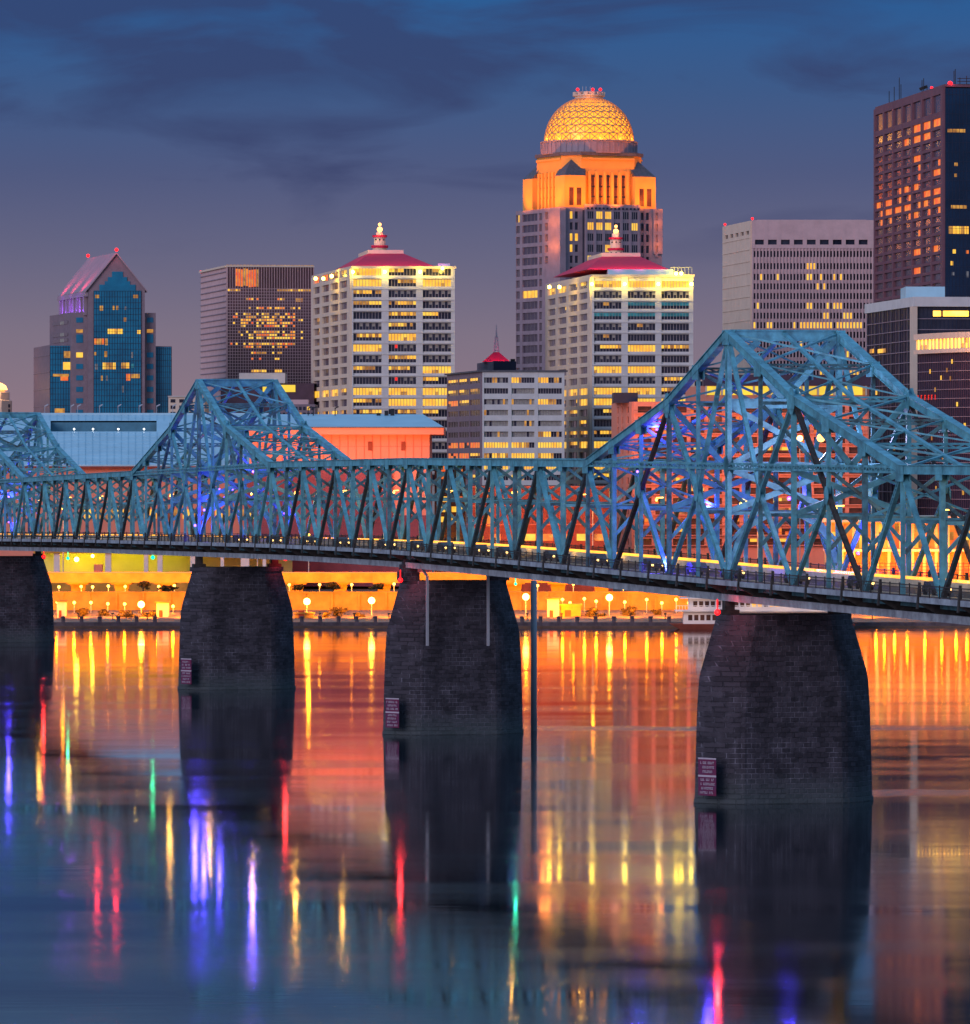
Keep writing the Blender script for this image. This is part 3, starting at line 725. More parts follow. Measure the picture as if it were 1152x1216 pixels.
def pick_for(st, base='glass_dark'):
    """st: L lit, P partly lit, D dark, W dark with pale upper panes, T teal, B blinds, O orange, R red spot"""
    b = WI[base]; rr = rw.random()
    def f(i, j, nx, nz):
        x = i/max(1, nx); topr = (j == nz-1) or nz == 1
        if st == 'L': return WI['lit'] if topr or nz == 1 or rw.random() < .85 else WI['lit2']
        if st == 'P':
            if topr and abs(x-rr) < .4: return WI['lit'] if rw.random() < .7 else WI['lit2']
            return WI['lit2'] if topr and rw.random() < .3 else b
        if st == 'W': return WI['blind'] if topr and i % 2 == 0 and abs(x-.6) < .42 else b
        if st == 'T': return WI['tealwin'] if topr else b
        if st == 'B': return WI['blind'] if rw.random() < .75 else (WI['lit2'] if rw.random() < .5 else b)
        if st == 'O': return WI['orangewin'] if rw.random() < .7 else b
        if st == 'E': return WI['orangewin'] if rw.random() < .45 else b
        if st == 'R': return WI['redwin'] if topr and abs(x-.2) < .08 else (WI['blind'] if topr and i % 2 and x > .4 else b)
        if st == 'H': return WI['lit2'] if topr and abs(x-.35) < .12 else (WI['blind'] if topr and i % 3 == 0 else b)
        return b
    return f
def grid(face, wall, wins, cols, rows, states, z0, z1, t0=None, t1=None, dep=.5, nx=8, nz=2, base='glass_dark', mull=True, dep2=None):
    """wall piers between columns, spandrels between rows; cols in metres along the face, rows (zlo, zhi) top first"""
    t0 = 0 if t0 is None else t0; t1 = face.L if t1 is None else t1; e = [t0]
    for a, b in cols: e += [a, b]
    e.append(t1)
    for k in range(0, len(e), 2):
        if e[k+1]-e[k] > .02: face.box(wall, e[k], e[k+1], z0, z1, -.3, dep)
    dd = dep-.06 if dep2 is None else dep2
    for a, b in cols:
        zs = [z1]
        for lo, hi in rows: zs += [hi, lo]
        zs.append(z0)
        for k in range(0, len(zs), 2):
            if zs[k]-zs[k+1] > .02: face.box(wall, a, b, zs[k+1], zs[k], -.3, dd)
    for r, (lo, hi) in enumerate(rows):
        for c, (a, b) in enumerate(cols):
            st = states[r][c] if r < len(states) and c < len(states[r]) else rw.choice('DDDP')
            mb = MB(); face.panes(mb, a, b, lo, hi, nx, nz, pick_for(st, base))
            if mull and nx > 1:
                for i in range(1, nx): 
                    t = a+(b-a)*i/nx; face.box(mb, t-.08, t+.08, lo, hi, .06, .16, WI['frame'])
            wins.add(mb)
def body(root, fl, d, depth, z0, z1, mt, name='core', inset=.32, mtop=None):
    """closed block behind the footprint polygon"""
    mb = MB(); mb.prism([(p.x, p.y) for p in fl], z0, z1); return mb.build(name, mt, root)
def foot(A, Bc, C, back=60):
    """A rear-left, B near corner, C right: closed four-sided footprint"""
    D = V((C.x+(A.x-Bc.x), C.y+(A.y-Bc.y), 0)); return [Bc, C, D, A]
def shrink(poly, s):
    c = sum((V((p.x, p.y, 0)) for p in poly), V((0, 0, 0)))/len(poly)
    return [p+(c-p).normalized()*s for p in poly]
def frac_cols(face, pxs): return [(face.at(a), face.at(b)) for a, b in pxs]
# ================================================================ the twin white office towers
def white_tower(name, label, d, cor, front_px, left_px, row0, pitch, nrows, h, zt_py, fst, lst, rooftop, lowglass=False):
    xl, xc, xr = cor; A = P(xl, d+95); Bc = P(xc, d); C = P(xr, d+2)
    root = thing(name, (Bc.x, Bc.y, 8), label, 'office tower'); ft = foot(A, Bc, C); zt = Z(zt_py, d)
    body(root, shrink(ft, .25), d, 0, 8, zt-.2, M['glass_brown'])
    wall = MB(); wins = Wins(root); rows = [(Z(row0+pitch*k+h/2, d), Z(row0+pitch*k-h/2, d)) for k in range(nrows)]
    f = Face(Bc, C); l = Face(A, Bc)
    grid(f, wall, wins, frac_cols(f, front_px), rows, fst, 8, zt, nx=9, dep=.9, dep2=.45)
    # ledges running across the front
    for lo, hi in rows: f.box(wall, 0, f.L, lo-1.0, lo-.55, .3, 1.05)
    wl = MB(); grid(l, wl, wins, frac_cols(l, left_px), rows, lst, 8, zt, nx=3, nz=2, base='glass_mauve', dep=.7)
    wins.done(); wall.build('front_wall', M['white'], root); wl.build('side_wall', M['creamlit'], root)
    mb = MB(); c = [V((p.x, p.y, 0)) for p in shrink(ft, -1.2)]; mb.prism([(p.x, p.y) for p in c], zt, zt+.8); mb.build('parapet', M['creamlit'], root)
    rooftop(root, d, ft, zt+.8, f, l)
    return root
def hip(root, d, b, t, zb_py, zt_py, lx, tiers, balls, m='redroof'):
    """b: base px left/right of the near edge, t: same for the top edge"""
    zb, zt = Z(zb_py, d+5), Z(zt_py, d+30)
    B0, B1 = P(b[0], d+5), P(b[1], d+5); T0, T1 = P(t[0], d+30), P(t[1], d+30)
    off = P(b[0]-b[2], d+80)-P(b[0], d+80); off = V(((b[2]-b[0])/F*d, 78, 0)); ot = V(((t[2]-t[0])/F*d, 34, 0))
    mb = MB(); base = [B0, B1, B1+off, B0+off]; top = [T0, T1, T1+ot, T0+ot]
    mb.prism([(p.x, p.y) for p in base], zb, zt, top=[(p.x, p.y) for p in top])
    rf = mb.build('roof', M[m], root)
    mb = MB(); q = shrink(top, -1.0); mb.prism([(p.x, p.y) for p in q], zt-.2, zt+1.0); mb.build('roof_deck', M['creamlit'], root)
    c = P(lx, d+40); k = d/F; zz = zt+1.4
    mb = MB(); mr = MB()
    for (y0, y1, w) in tiers['wall']: mb.lathe((c.x, c.y, 0), [(w*k, Z(y1, d)), (w*k, Z(y0, d))], 16)
    for (y0, y1, w) in tiers['ring']: mr.lathe((c.x, c.y, 0), [(w*k, Z(y1, d)), (w*k*1.03, Z(y0, d))], 20)
    ln = mb.build('lantern', M['creamlit'], root); mr.build('lantern_cornice', M['redroof'], ln)
    mb = MB()
    for (y, w) in tiers['hole']:
        for a in (-2.3, -1.57, -.84): mb.beam(V((c.x+w*k*math.cos(a), c.y+w*k*math.sin(a), Z(y+1, d))), V((c.x+w*k*math.cos(a), c.y+w*k*math.sin(a), Z(y-1, d))), .5, .3, (1, 0, 0))
    mb.build('lantern_window', M['glass_dark'], ln)
    mb = MB()
    for y, r in balls: mb.ball((c.x, c.y, Z(y, d)), r*k)
    mb.build('beacon', M['beaconlamp'], root)
    point((c.x, c.y-6, Z(balls[0][0], d)+2), (1, .5, .2), 2500, 1.2, 'beacon_light')
    point((c.x-9, c.y-20, Z(balls[0][0]+8, d)), (1, .5, .22), 3000, 1.0, 'beacon_light')
    for q in (.12, .38, .64, .9):   # magenta lights at the eaves wash the roof
        p = B0+(B1-B0)*q; point((p.x, p.y-4, zb+1.6), (1, .05, .26), 3000, 1.2, 'roof_light')
def corner_lamps(root, d, pxs, py, w=620):
    for px in pxs:
        p = P(px, d-1.6); z = Z(py, d); mb = MB(); mb.ball((p.x, p.y, z), 2.0*d/F*1.0, 0, 10, 6); mb.beam((p.x, p.y, z), (p.x, p.y+2, z+.4), .3, .3, (1, 0, 0)); mb.build('facade_lamp', M['yellowlamp'], root)
        point((p.x, p.y-1.5, z-.8), (1, .80, .12), w, .6, 'facade_light')
def top1(root, d, ft, z, f, l):
    hip(root, d, (417, 519, 378), (438, 478, 424), 317.5, 300.5, 451,
        {'wall': [(288, 300, 8.6), (275, 288, 7.0), (270, 275, 4.5)], 'ring': [(286, 289, 10.2), (273.5, 276, 8.8), (296.5, 300.5, 11)], 'hole': [(292.5, 8.7), (279, 7.1)]},
        [(266.5, 3.4), (260.4, 2.0)])
    mb = MB(); mb.box(P(520, d).x, P(534, d).x, d+8, d+30, z, Z(312, d)); mb.build('roof_plant', M['blueroof'], root)
    corner_lamps(root, d, [419, 457, 499], 323); corner_lamps(root, d, [525.5], 319, 500); corner_lamps(root, d+30, [375, 384], 331, 420)
    corner_lamps(root, d+30, [394], 328, 420)
fr1 = ['LPH', 'LPL', 'PWW', 'PPW', 'DPP', 'WPW', 'PLW', 'LRW', 'WPW', 'PPL', 'DRP', 'LLL', 'PLL', 'PPP', 'DDD', 'DDD', 'DDW', 'DDD', 'PDW', 'DPD']
lf1 = ['OOPP', 'DDDD', 'DDDD', 'DDDD', 'PDDD', 'PDDD', 'DDDD', 'DDDD', 'DDDD', 'DDDD', 'DDDD', 'LLLP', 'DDDD', 'PPPP', 'DDDD']
white_tower('office_tower', 'white office tower left of centre with a magenta hipped roof and glowing round lantern', 1850, (372, 418, 540),
            [(419.5, 453), (461.5, 494), (502, 535.5)], [(374.5, 382), (384.5, 393), (395, 404), (406, 414.5)], 323, 12.9, 20, 8.2, 318.9, fr1, lf1, top1)
def top2(root, d, ft, z, f, l):
    hip(root, d, (697, 795, 660), (716, 759, 702), 320, 304, 731.5,
        {'wall': [(290, 304, 8.6), (277, 290, 7.0), (271, 277, 4.5)], 'ring': [(289, 292, 10), (276, 278.5, 8.6), (301, 305, 11)], 'hole': [(295, 8.7), (282, 7.1)]},
        [(268.5, 3.2), (262.5, 1.9)])
    mb = MB(); fz0, fz1 = Z(328, d), Z(319.5, d)
    mb.box(P(722, d).x, P(800, d).x, d+1.5, d+26, fz0, fz1); mb.build('roof_screen', M['blueroof'], root)
    mb = MB(); x0, x1 = P(797, d).x, P(822, d).x
    for q in range(7):
        x = x0+(x1-x0)*q/6; mb.beam((x, d+2, fz0), (x, d+2, fz1+.6), .2, .2, (1, 0, 0))
    mb.beam((x0, d+2, fz1+.6), (x1, d+2, fz1+.6), .2, .2, (0, 1, 0)); mb.build('roof_railing', M['pole'], root)
    corner_lamps(root, d, [703, 742, 782, 821], 337.5); corner_lamps(root, d+30, [652.5, 664.5], 341, 420); corner_lamps(root, d, [803, 809], 325, 300)
fr2 = ['LLL', 'WWW', 'HTT', 'TTT', 'WHD', 'HDD', 'PLP', 'WDD', 'LLD', 'WWP', 'LLP', 'LLL', 'PDD', 'DDD', 'PPD', 'LPP', 'DDD', 'LPP', 'PPD', 'DDD']
lf2 = ['LLPP', 'DDDD', 'DPDD', 'DDDD', 'DDDD', 'DDDD', 'DDDD', 'DDDD', 'DDDD', 'DDDD', 'LLLL', 'LPPL', 'PPPD', 'PPDP', 'DPPP', 'LLPL']
white_tower('office_tower', 'white office tower right of centre with yellow lit top storey and a magenta hipped roof', 1790, (650, 703, 823),
            [(705.3, 737.8), (745.5, 778), (785.3, 818)], [(653, 662), (665, 675), (678, 688), (690.5, 700)], 337.3, 12.72, 20, 7.8, 329, fr2, lf2, top2)
# ================================================================ the golden-domed tower
def dome_tower():
    d = 2100; k = d/F; th = math.radians(24); cx = P(699.5, d+26); w = 40.5
    ux, uy = V((math.cos(th), math.sin(th), 0)), V((-math.sin(th), math.cos(th), 0))
    root = thing('domed_tower', (cx.x, cx.y, 8), 'tallest tower with a glowing golden lattice dome and orange floodlit crown', 'skyscraper')
    Zt = lambda py: Z(py, d)
    def L(x, y, z=0): return V((cx.x, cx.y, 0))+ux*x+uy*y+V((0, 0, z))
    def blk(mb, x0, x1, y0, y1, z0, z1, m=0): mb.hexa([L(x0, y0, z0), L(x1, y0, z0), L(x1, y1, z0), L(x0, y1, z0), L(x0, y0, z1), L(x1, y0, z1), L(x1, y1, z1), L(x0, y1, z1)], m)
    h = w/2; z1 = Zt(246)
    mb = MB(); blk(mb, -h+.5, h-.5, -h+.5, h-.5, 8, z1-.3); mb.build('core', M['glass_mauve'], root)
    fr = Face(L(-h, -h), L(h, -h)); lf = Face(L(-h, h), L(-h, -h)); wins = Wins(root)
    # front: window pairs at the sides, a projecting central bay with tall strips
    wall = MB(); pitch = 13.15; rows = [(Zt(259.5+pitch*r), Zt(250.8+pitch*r)) for r in range(24)]
    t = lambda px: fr.at(px)
    cols = [(fr.L*.17, fr.L*.195), (fr.L*.215, fr.L*.24)]
    side = [(t(676), t(679.5)), (t(682), t(686)), (t(760.5), t(763.5)), (t(766.5), t(770))]
    lit = ['PDDD', 'DDDD', 'LPDD', 'LPDD', 'DDDD', 'DDDD']
    grid(fr, wall, wins, side, rows[:10], lit, 8, z1, nx=1, nz=1, dep=.6, mull=False)
    grid(fr, wall, wins, [(t(777), t(780))], rows[:8], ['D']*8, Zt(300), z1-.01, t0=t(774.5), t1=fr.L, nx=1, nz=1, dep=1.2, mull=False)
    bay = MB(); bw0, bw1 = t(691), t(756)
    bf = Face(fr.pt(bw0, 0, 2.6), fr.pt(bw1, 0, 2.6))
    fr.box(bay, bw0, bw1, 8, z1-1, -.2, 2.45)
    st = []
    for r in range(10): st.append(''.join(rw.choice('DDDDL') for _ in range(6)) if r != 1 else 'LLLDDL')
    bl = bf.L; bc = [(bl*(.04+.161*q), bl*(.04+.161*q+.115)) for q in range(6)]
    grid(bf, wall, wins, bc, rows[:10], st, 8, z1+1.2, nx=3, nz=1, dep=.5, dep2=.2)
    bay.build('bay', M['glass_dark'], root)
    for q in range(14):      # small square vents under the bay parapet
        x = bl*(.05+.9*q/13); bf.box(bay, 0, .01, 0, .01, 0, .01); m2 = MB()
    m2 = MB()
    for q in range(14): x = bl*(.03+.92*q/13); bf.box(m2, x, x+.8, Zt(246), Zt(248.4), .5, .62)
    m2.build('vent', M['glass_dark'], root)
    wl = MB(); tl = lambda px: lf.at(px)
    lcols = [(tl(614.5), tl(619)), (tl(622), tl(640)), (tl(642), tl(646))]
    ls = ['PDD', 'DDD', 'DDD', 'DDD', 'DDD', 'DDD', 'DDD', 'DLD', 'DDD']+['DDD']*8
    grid(lf, wl, wins, lcols, rows[:17], ls, 8, z1, t1=tl(648.5), nx=4, nz=1, base='glass_mauve', dep=.6)
    # the projecting pier beside the near corner, floodlit orange above row 4
    grid(lf, wl, wins, [(tl(653), tl(656.5))], rows[:5], ['P', 'D', 'D', 'D', 'D'], 8, z1, t0=tl(649.5), t1=tl(671), nx=1, nz=1, dep=2.0, mull=False)
    wins.done(); wall.build('front_wall', M['mauvelt'], root); wl.build('side_wall', M['mauvelt'], root)
    # crown
    zc0, zs, zc1 = z1-.3, Zt(207.5), Zt(183); a = w*.437; cr = MB(); s = 7.6
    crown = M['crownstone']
    # central block with cut corners
    o = a*.93; c = 5.6
    poly = [L(-o+c, -o), L(o-c, -o), L(o, -o+c), L(o, o-c), L(o-c, o), L(-o+c, o), L(-o, o-c), L(-o, -o+c)]
    cr.prism([(p.x, p.y) for p in poly], zc0, zc1); 
    for sx_ in (-1, 1):
        for sy_ in (-1, 1):
            x0, x1 = sorted((sx_*(a+1), sx_*(a-s))); y0, y1 = sorted((sy_*(a+1), sy_*(a-s))); blk(cr, x0, x1, y0, y1, zc0, zs)
            b0 = [(x0, y0), (x1, y0), (x1, y1), (x0, y1)]
            sl_ = MB(); cxm = (sx_*(a-s-.6), sy_*(a-s-.6)); tp = [(cxm[0]+(px_-(x0+x1)/2)*.45, cxm[1]+(py_-(y0+y1)/2)*.45) for px_, py_ in b0]
            bp = [L(*q) for q in b0]; tq = [L(*q) for q in tp]
            sl_.prism([(p.x, p.y) for p in bp], zs-.02, zc1+1.2, top=[(p.x, p.y) for p in tq]); sl_.build('slate_roof', M['slate'], root)
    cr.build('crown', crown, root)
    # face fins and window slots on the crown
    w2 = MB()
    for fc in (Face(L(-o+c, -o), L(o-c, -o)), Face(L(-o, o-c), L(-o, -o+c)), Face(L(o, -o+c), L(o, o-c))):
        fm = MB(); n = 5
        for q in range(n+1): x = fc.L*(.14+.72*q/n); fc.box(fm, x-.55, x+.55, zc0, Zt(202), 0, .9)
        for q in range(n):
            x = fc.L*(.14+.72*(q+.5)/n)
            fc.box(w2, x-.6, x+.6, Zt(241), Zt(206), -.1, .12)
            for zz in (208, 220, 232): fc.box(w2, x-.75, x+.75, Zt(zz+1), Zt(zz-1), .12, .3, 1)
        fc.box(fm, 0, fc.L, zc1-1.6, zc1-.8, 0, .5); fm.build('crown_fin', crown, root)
    for sx_, sy_ in ((-1, -1), (1, -1)):
        fc = Face(L(sx_*(a-s/2+.5)-s/2-.5, -a-1), L(sx_*(a-s/2+.5)+s/2+.5, -a-1))
        for q in (.32, .68): fc.box(w2, fc.L*q-.9, fc.L*q+.9, Zt(243), Zt(222), -.1, .1)
    w2.build('crown_window', [M['glass_brown'], M['glass_dark']], root)
    mb = MB(); mb.prism([(p.x, p.y) for p in shrink(poly, -.8)], zc1, zc1+1.3); mb.build('crown_ledge', M['slate'], root)
    # drum, dome and ring
    R = 57.5*k; mb = MB(); mb.lathe((cx.x, cx.y, 0), [(R, zc1+1), (R, Zt(166)), (R*1.02, Zt(165.4)), (R*1.02, Zt(164)), (R*.9, Zt(163.9))], 48)
    for q in range(48):
        t_ = 2*PI*q/48; p = V((cx.x+R*math.cos(t_), cx.y+R*math.sin(t_), 0)); mb.beam(p+V((0, 0, zc1+1.3)), p+V((0, 0, Zt(166.5))), .5, .5, (math.cos(t_), math.sin(t_), 0))
    mb.build('drum', M['mauvelt'], root)
    Rd = 54*k; zb = Zt(165); Hd = Zt(111)-zb
    def dp(u, v, r=1.0): # u angle, v 0..1 up
        e = v*PI/2*.86; return V((cx.x+Rd*r*math.cos(e)**.96*math.cos(u), cx.y+Rd*r*math.cos(e)**.96*math.sin(u), zb+Hd*r*math.sin(e)/math.sin(PI/2*.86)))
    mb = MB(); NS, NV = 48, 16
    for j in range(NV):
        for q in range(NS):
            u0, u1 = 2*PI*q/NS, 2*PI*(q+1)/NS; mb.face([dp(u0, j/NV, .975), dp(u1, j/NV, .975), dp(u1, (j+1)/NV, .975), dp(u0, (j+1)/NV, .975)])
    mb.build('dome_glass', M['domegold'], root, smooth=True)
    mb = MB(); n = 28; rowsd = [0, .13, .26, .39, .52, .64, .75, .85, .94]
    for j, (v0, v1) in enumerate(zip(rowsd[:-1], rowsd[1:])):
        for q in range(n):
            ua, ub, um = 2*PI*q/n, 2*PI*(q+1)/n, 2*PI*(q+.5)/n
            if j % 2: ua += PI/n; ub += PI/n; um += PI/n
            wd = .27 if j < 5 else .18; vm = (v0+v1)/2
            for (p, q2) in ((dp(ua, v0), dp(ub, v1)), (dp(ub, v0), dp(ua, v1)), (dp(ua, v0), dp(ua, v1)), (dp(ua, v1), dp(ub, v1))):
                mb.beam(p, q2, wd, wd, (p-V((cx.x, cx.y, zb))))
    mb.build('dome_lattice', M['domerib'], root)
    mb = MB(); r2 = 17*k; r3 = 19.5*k
    mb.lathe((cx.x, cx.y, 0), [(r2, Zt(113)), (r2, Zt(109.5)), (r3, Zt(109)), (r3, Zt(107.5))], 24)
    for q in range(14):
        t_ = 2*PI*q/14; p = V((cx.x+r3*.95*math.cos(t_), cx.y+r3*.95*math.sin(t_), 0)); mb.beam(p+V((0, 0, Zt(107.6))), p+V((0, 0, Zt(104.2))), 1.3, .6, (-math.sin(t_), math.cos(t_), 0))
    mb.lathe((cx.x, cx.y, 0), [(r2*.9, Zt(107.5)), (r2*.9, Zt(104))], 24); mb.build('dome_ring', M['creamlit'], root)
    mb = MB()
    for px in (686, 704, 713): p = P(px, d+20); mb.ball((p.x, p.y, Zt(102)), .6)
    mb.build('aircraft_light', M['redlamp'], root)
    mb = MB()
    for px in (692, 696, 701): p = P(px, d+26); mb.beam((p.x, p.y, Zt(104)), (p.x, p.y, Zt(97)), .25, .25, (1, 0, 0))
    mb.build('antenna', M['pole'], root)
    # floodlights on the setbacks
    OR = (1, .215, .0)
    for fx, fy in ((-12, -a-5), (0, -a-4.5), (12, -a-5), (a+5, -10), (a+5, 8), (-a-5, -12), (-a-5, 0), (-a-5, 12), (-a-3.5, -a-3.5), (a+3.5, -a-3.5)):
        spot(L(fx*1.22, fy*1.22, z1+1.2), L(fx*.5, fy*.5, z1+15), OR, 15000, 110, 1.2, 'crown_light')
    for px_ in (-h-2.8, ):
        for yy in (-h+1, -h+6): point(L(px_-2.5, yy, Zt(292)), (1, .24, .03), 900, .8, 'pier_light'); point(L(px_-3, yy, Zt(262)), (1, .24, .03), 900, .8, 'pier_light')
    point(L(h-2, -h-4, Zt(290)), (1, .24, .03), 600, .8, 'pier_light'); point(L(h-2, -h-4, Zt(264)), (1, .24, .03), 600, .8, 'pier_light')
    for q in range(8): t_ = -PI/2+(q-3.5)*.5; point((cx.x+(R-.4)*math.cos(t_), cx.y+(R-.4)*math.sin(t_), Zt(162)), (1, .42, .05), 420, .5, 'dome_light')
    point((cx.x, cx.y-r3-2, Zt(110)), (1, .30, .02), 260, .8, 'dome_light')
dome_tower()
# ================================================================ gabled teal glass tower
def gable_tower():
    d = 1900; dd = 48; k = d/F; Zt = lambda py: Z(py, d)
    root = thing('gabled_tower', tuple(P(138, d, 8)), 'blue glass tower with a steep gabled roof and red ridge lights', 'skyscraper')
    wins = Wins(root)
    def face_block(x0, x1, ytop, dfr, xl, name, wallm='mauve', db=None):
        db = db or dd; A, Bc, C = P(xl, dfr+db), P(x0, dfr), P(x1, dfr); ft = foot(A, Bc, C)
        mb = MB(); mb.prism([(p.x, p.y) for p in ft], 8, Z(ytop, dfr)); mb.build(name, M[wallm], root); return Face(Bc, C), Face(A, Bc)
    # centre body with a gable front
    A, Bc, C = P(72, d+55), P(105, d), P(172, d); off = A-Bc
    ze = Zt(343); za = Zt(301.5); mid = (Bc+C)/2
    mb = MB()
    fpts = [V((Bc.x, Bc.y, 8)), V((C.x, C.y, 8)), V((C.x, C.y, ze)), V((mid.x, mid.y, za)), V((Bc.x, Bc.y, ze))]
    bpts = [p+off for p in fpts]; mb.face(fpts); mb.face(bpts[::-1])
    for a_, b_ in ((0, 1), (1, 2), (4, 0)): mb.face([fpts[b_], fpts[a_], bpts[a_], bpts[b_]])
    mb.build('tower_body', M['mauve'], root)
    mb = MB(); up = V((0, 0, .5)); no = V((0, -.8, 0))
    for a_, b_ in ((2, 3), (3, 4)):
        p, q = fpts[a_], fpts[b_]; ex = (p-q).normalized()*1.5 if a_ == 2 else V((0, 0, 0)); ex2 = (q-p).normalized()*1.5 if b_ == 4 else V((0, 0, 0))
        mb.hexa([p+no+ex, q+no+ex2, q+off+ex2, p+off+ex, p+no+ex+up, q+no+ex2+up, q+off+ex2+up, p+off+ex+up])
    mb.build('roof', M['mauvelt'], root)
    f = Face(Bc, C); t = f.at
    # stepped glass field
    gl = MB(); steps = [(111.4, 167.5, 493+120, 345), (118, 161, 345, 338), (124.5, 154.5, 338, 334), (128, 151, 334, 329), (133, 146, 329, 322.5)]
    for a_, b_, y0, y1 in steps: f.box(gl, t(a_), t(b_), Zt(y0), Zt(y1), -.1, .25)
    gl.build('glass_facade', M['glass_teal'], root)
    mu = MB()
    for q in range(19): x = t(111.4)+(t(167.5)-t(111.4))*q/18; f.box(mu, x-.06, x+.06, 8, Zt(345.5), .25, .36)
    y = 345.5
    while y < 520: f.box(mu, t(111.5), t(167.4), Zt(y+.35), Zt(y), .25, .34); y += 6.9
    mu.build('mullion', M['glass_dark'], root)
    LIT = [(113, 118, 350, 354, 'lit2'), (158, 164, 350, 354, 'lit2'), (118.5, 122.5, 363, 369, 'blind'), (134, 136, 363, 368, 'blind'), (138, 140.5, 363, 368, 'lit2'), (148, 150, 364, 368, 'blind'),
           (147, 150, 377, 382, 'blind'), (128, 146, 390.5, 396.5, 'lit'), (163, 167, 392, 396.5, 'lit'), (112, 124, 402, 409, 'orangewin'), (125, 128, 402, 410, 'lit2'), (112, 114.5, 418, 422, 'lit2'), (124, 127.5, 417, 424, 'lit2'), (156, 158, 418, 425, 'blind'),
           (122, 137.5, 430.5, 438.5, 'lit'), (144, 153.5, 430.5, 437.5, 'lit'), (113, 116, 432, 439, 'blind'), (156, 159, 432, 437, 'tealwin'), (120, 122, 446, 452, 'lit2'), (126, 128, 446, 452, 'blind'), (150, 155, 444, 452, 'orangewin'), (156, 166, 444, 449, 'lit2'), (145, 147, 458, 466, 'blind')]
    for a_, b_, y0, y1, s_ in LIT:
        mb = MB(); n = max(1, int((b_-a_)/2.6)); f.panes(mb, t(a_), t(b_), Zt(y1), Zt(y0), n, 1, lambda i, j, nx, nz: WI[s_] if rw.random() < .85 else WI['lit2'], .3); wins.add(mb)
    # side storey of fins under the left eave, washed violet
    lf = Face(A, Bc); mb = MB()
    lf.box(mb, 0, lf.L, Zt(352), Zt(346.5), .1, 1.2)
    for q in range(8): x = lf.L*(q+.3)/8; lf.box(mb, x, x+lf.L*.045, Zt(374), Zt(352), .1, 1.1)
    mb.build('fin', M['mauvelt'], root)
    for q in (.2, .5, .8): point(lf.pt(lf.L*q, Zt(369), 4), (.30, .06, 1), 1800, .8, 'violet_light')
    for q in (.15, .5, .85): spot(lf.pt(lf.L*q, ze+1.5, 5), lf.pt(lf.L*q, ze+8, -9), (1, .03, .14), 4200, 120, 1, 'ridge_light')
    # shoulders
    for x0, x1, yt, dfr, xl, lab, db in ((85, 105.5, 371, d+3, 59, 'left', 44), (171.5, 185, 371.5, d+3, 160, 'right', 40), (59, 85.5, 409.5, d+6, 40, 'low', 50), (184.5, 204, 411, d+6, 172, 'low', 40)):
        ff, fl = face_block(x0, x1, yt, dfr, xl, 'shoulder', 'mauve', db); tt = ff.at; zz = lambda py: Z(py, dfr)
        if lab == 'low':
            mb = MB(); ff.box(mb, ff.L*.02, ff.L*.97, 8, zz(yt+1), -.1, .2); mb.build('glass_facade', M['glass_teal'], root)
            mb = MB()
            for q in range(9): x = ff.L*(.02+.95*q/8); ff.box(mb, x-.06, x+.06, 8, zz(yt+1.2), .2, .3)
            y = yt+3
            while y < 520: ff.box(mb, ff.L*.03, ff.L*.96, zz(y+.35), zz(y), .2, .28); y += 6.9
            mb.build('mullion', M['glass_dark'], root)
            for q in range(5):
                mb = MB(); y = yt+12+q*20; fl.box(mb, 0, fl.L, zz(y+.6), zz(y), 0, .12); mb.build('wall_joint', M['glass_mauve'], root)
        else:
            xa, xb = (x0+5.5, x0+13.5) if lab == 'left' else (x0+3, x1-3)
            rows = [(377, 383), (391, 395), (397, 407)] if lab == 'right' else [(377, 383), (391, 395), (397, 407)]
            for q in range(9): rows.append((419+13.6*q-.5, 425+13.6*q-.5))
            for q, (y0, y1) in enumerate(rows):
                mb = MB(); st = 'glass_teal' if q not in (1, 3, 6) else ('lit2' if q == 1 else ('lit' if lab == 'left' and q == 3 else 'glass_teal'))
                ff.panes(mb, tt(xa), tt(xb), zz(y1), zz(y0), 3, 1, lambda i, j, nx, nz: WI[st], .15); wins.add(mb)
            if lab == 'left':
                for q, yy in enumerate((381, 395, 402, 409)):
                    mb = MB(); fl.panes(mb, fl.L*.15, fl.L*.85, zz(yy+3), zz(yy-1), 4, 1, lambda i, j, nx, nz: WI['glass_mauve'] if i != 2 else WI['blind'], .15); wins.add(mb)
    f2 = Face(P(59, d+6), P(85, d+6)); t2 = f2.at; z2 = lambda py: Z(py, d+6)
    for a_, b_, y0, y1, s_ in ((76, 84, 417, 425, 'lit2'), (75, 84.5, 430, 439, 'lit'), (63, 82, 444, 447, 'lit2'), (72, 81, 447, 452, 'orangewin'), (65, 77, 485, 491, 'lit2')):
        mb = MB(); n = max(1, int((b_-a_)/2.6)); f2.panes(mb, t2(a_), t2(b_), z2(y1), z2(y0), n, 1, lambda i, j, nx, nz: WI[s_] if rw.random() < .8 else WI['lit2'], .34); wins.add(mb)
    wins.done()
    mb = MB(); mb.ball((mid.x, mid.y-.5, za+1.4), .6); q = mid+off; mb.ball((q.x, q.y, za+1.4), .6); mb.build('aircraft_light', M['redlamp'], root)
    point((mid.x, mid.y-4, za+3), (1, .02, .03), 900, .5, 'red_light'); point((q.x+4, q.y-12, za+4), (1, .02, .03), 1200, .5, 'red_light')
gable_tower()
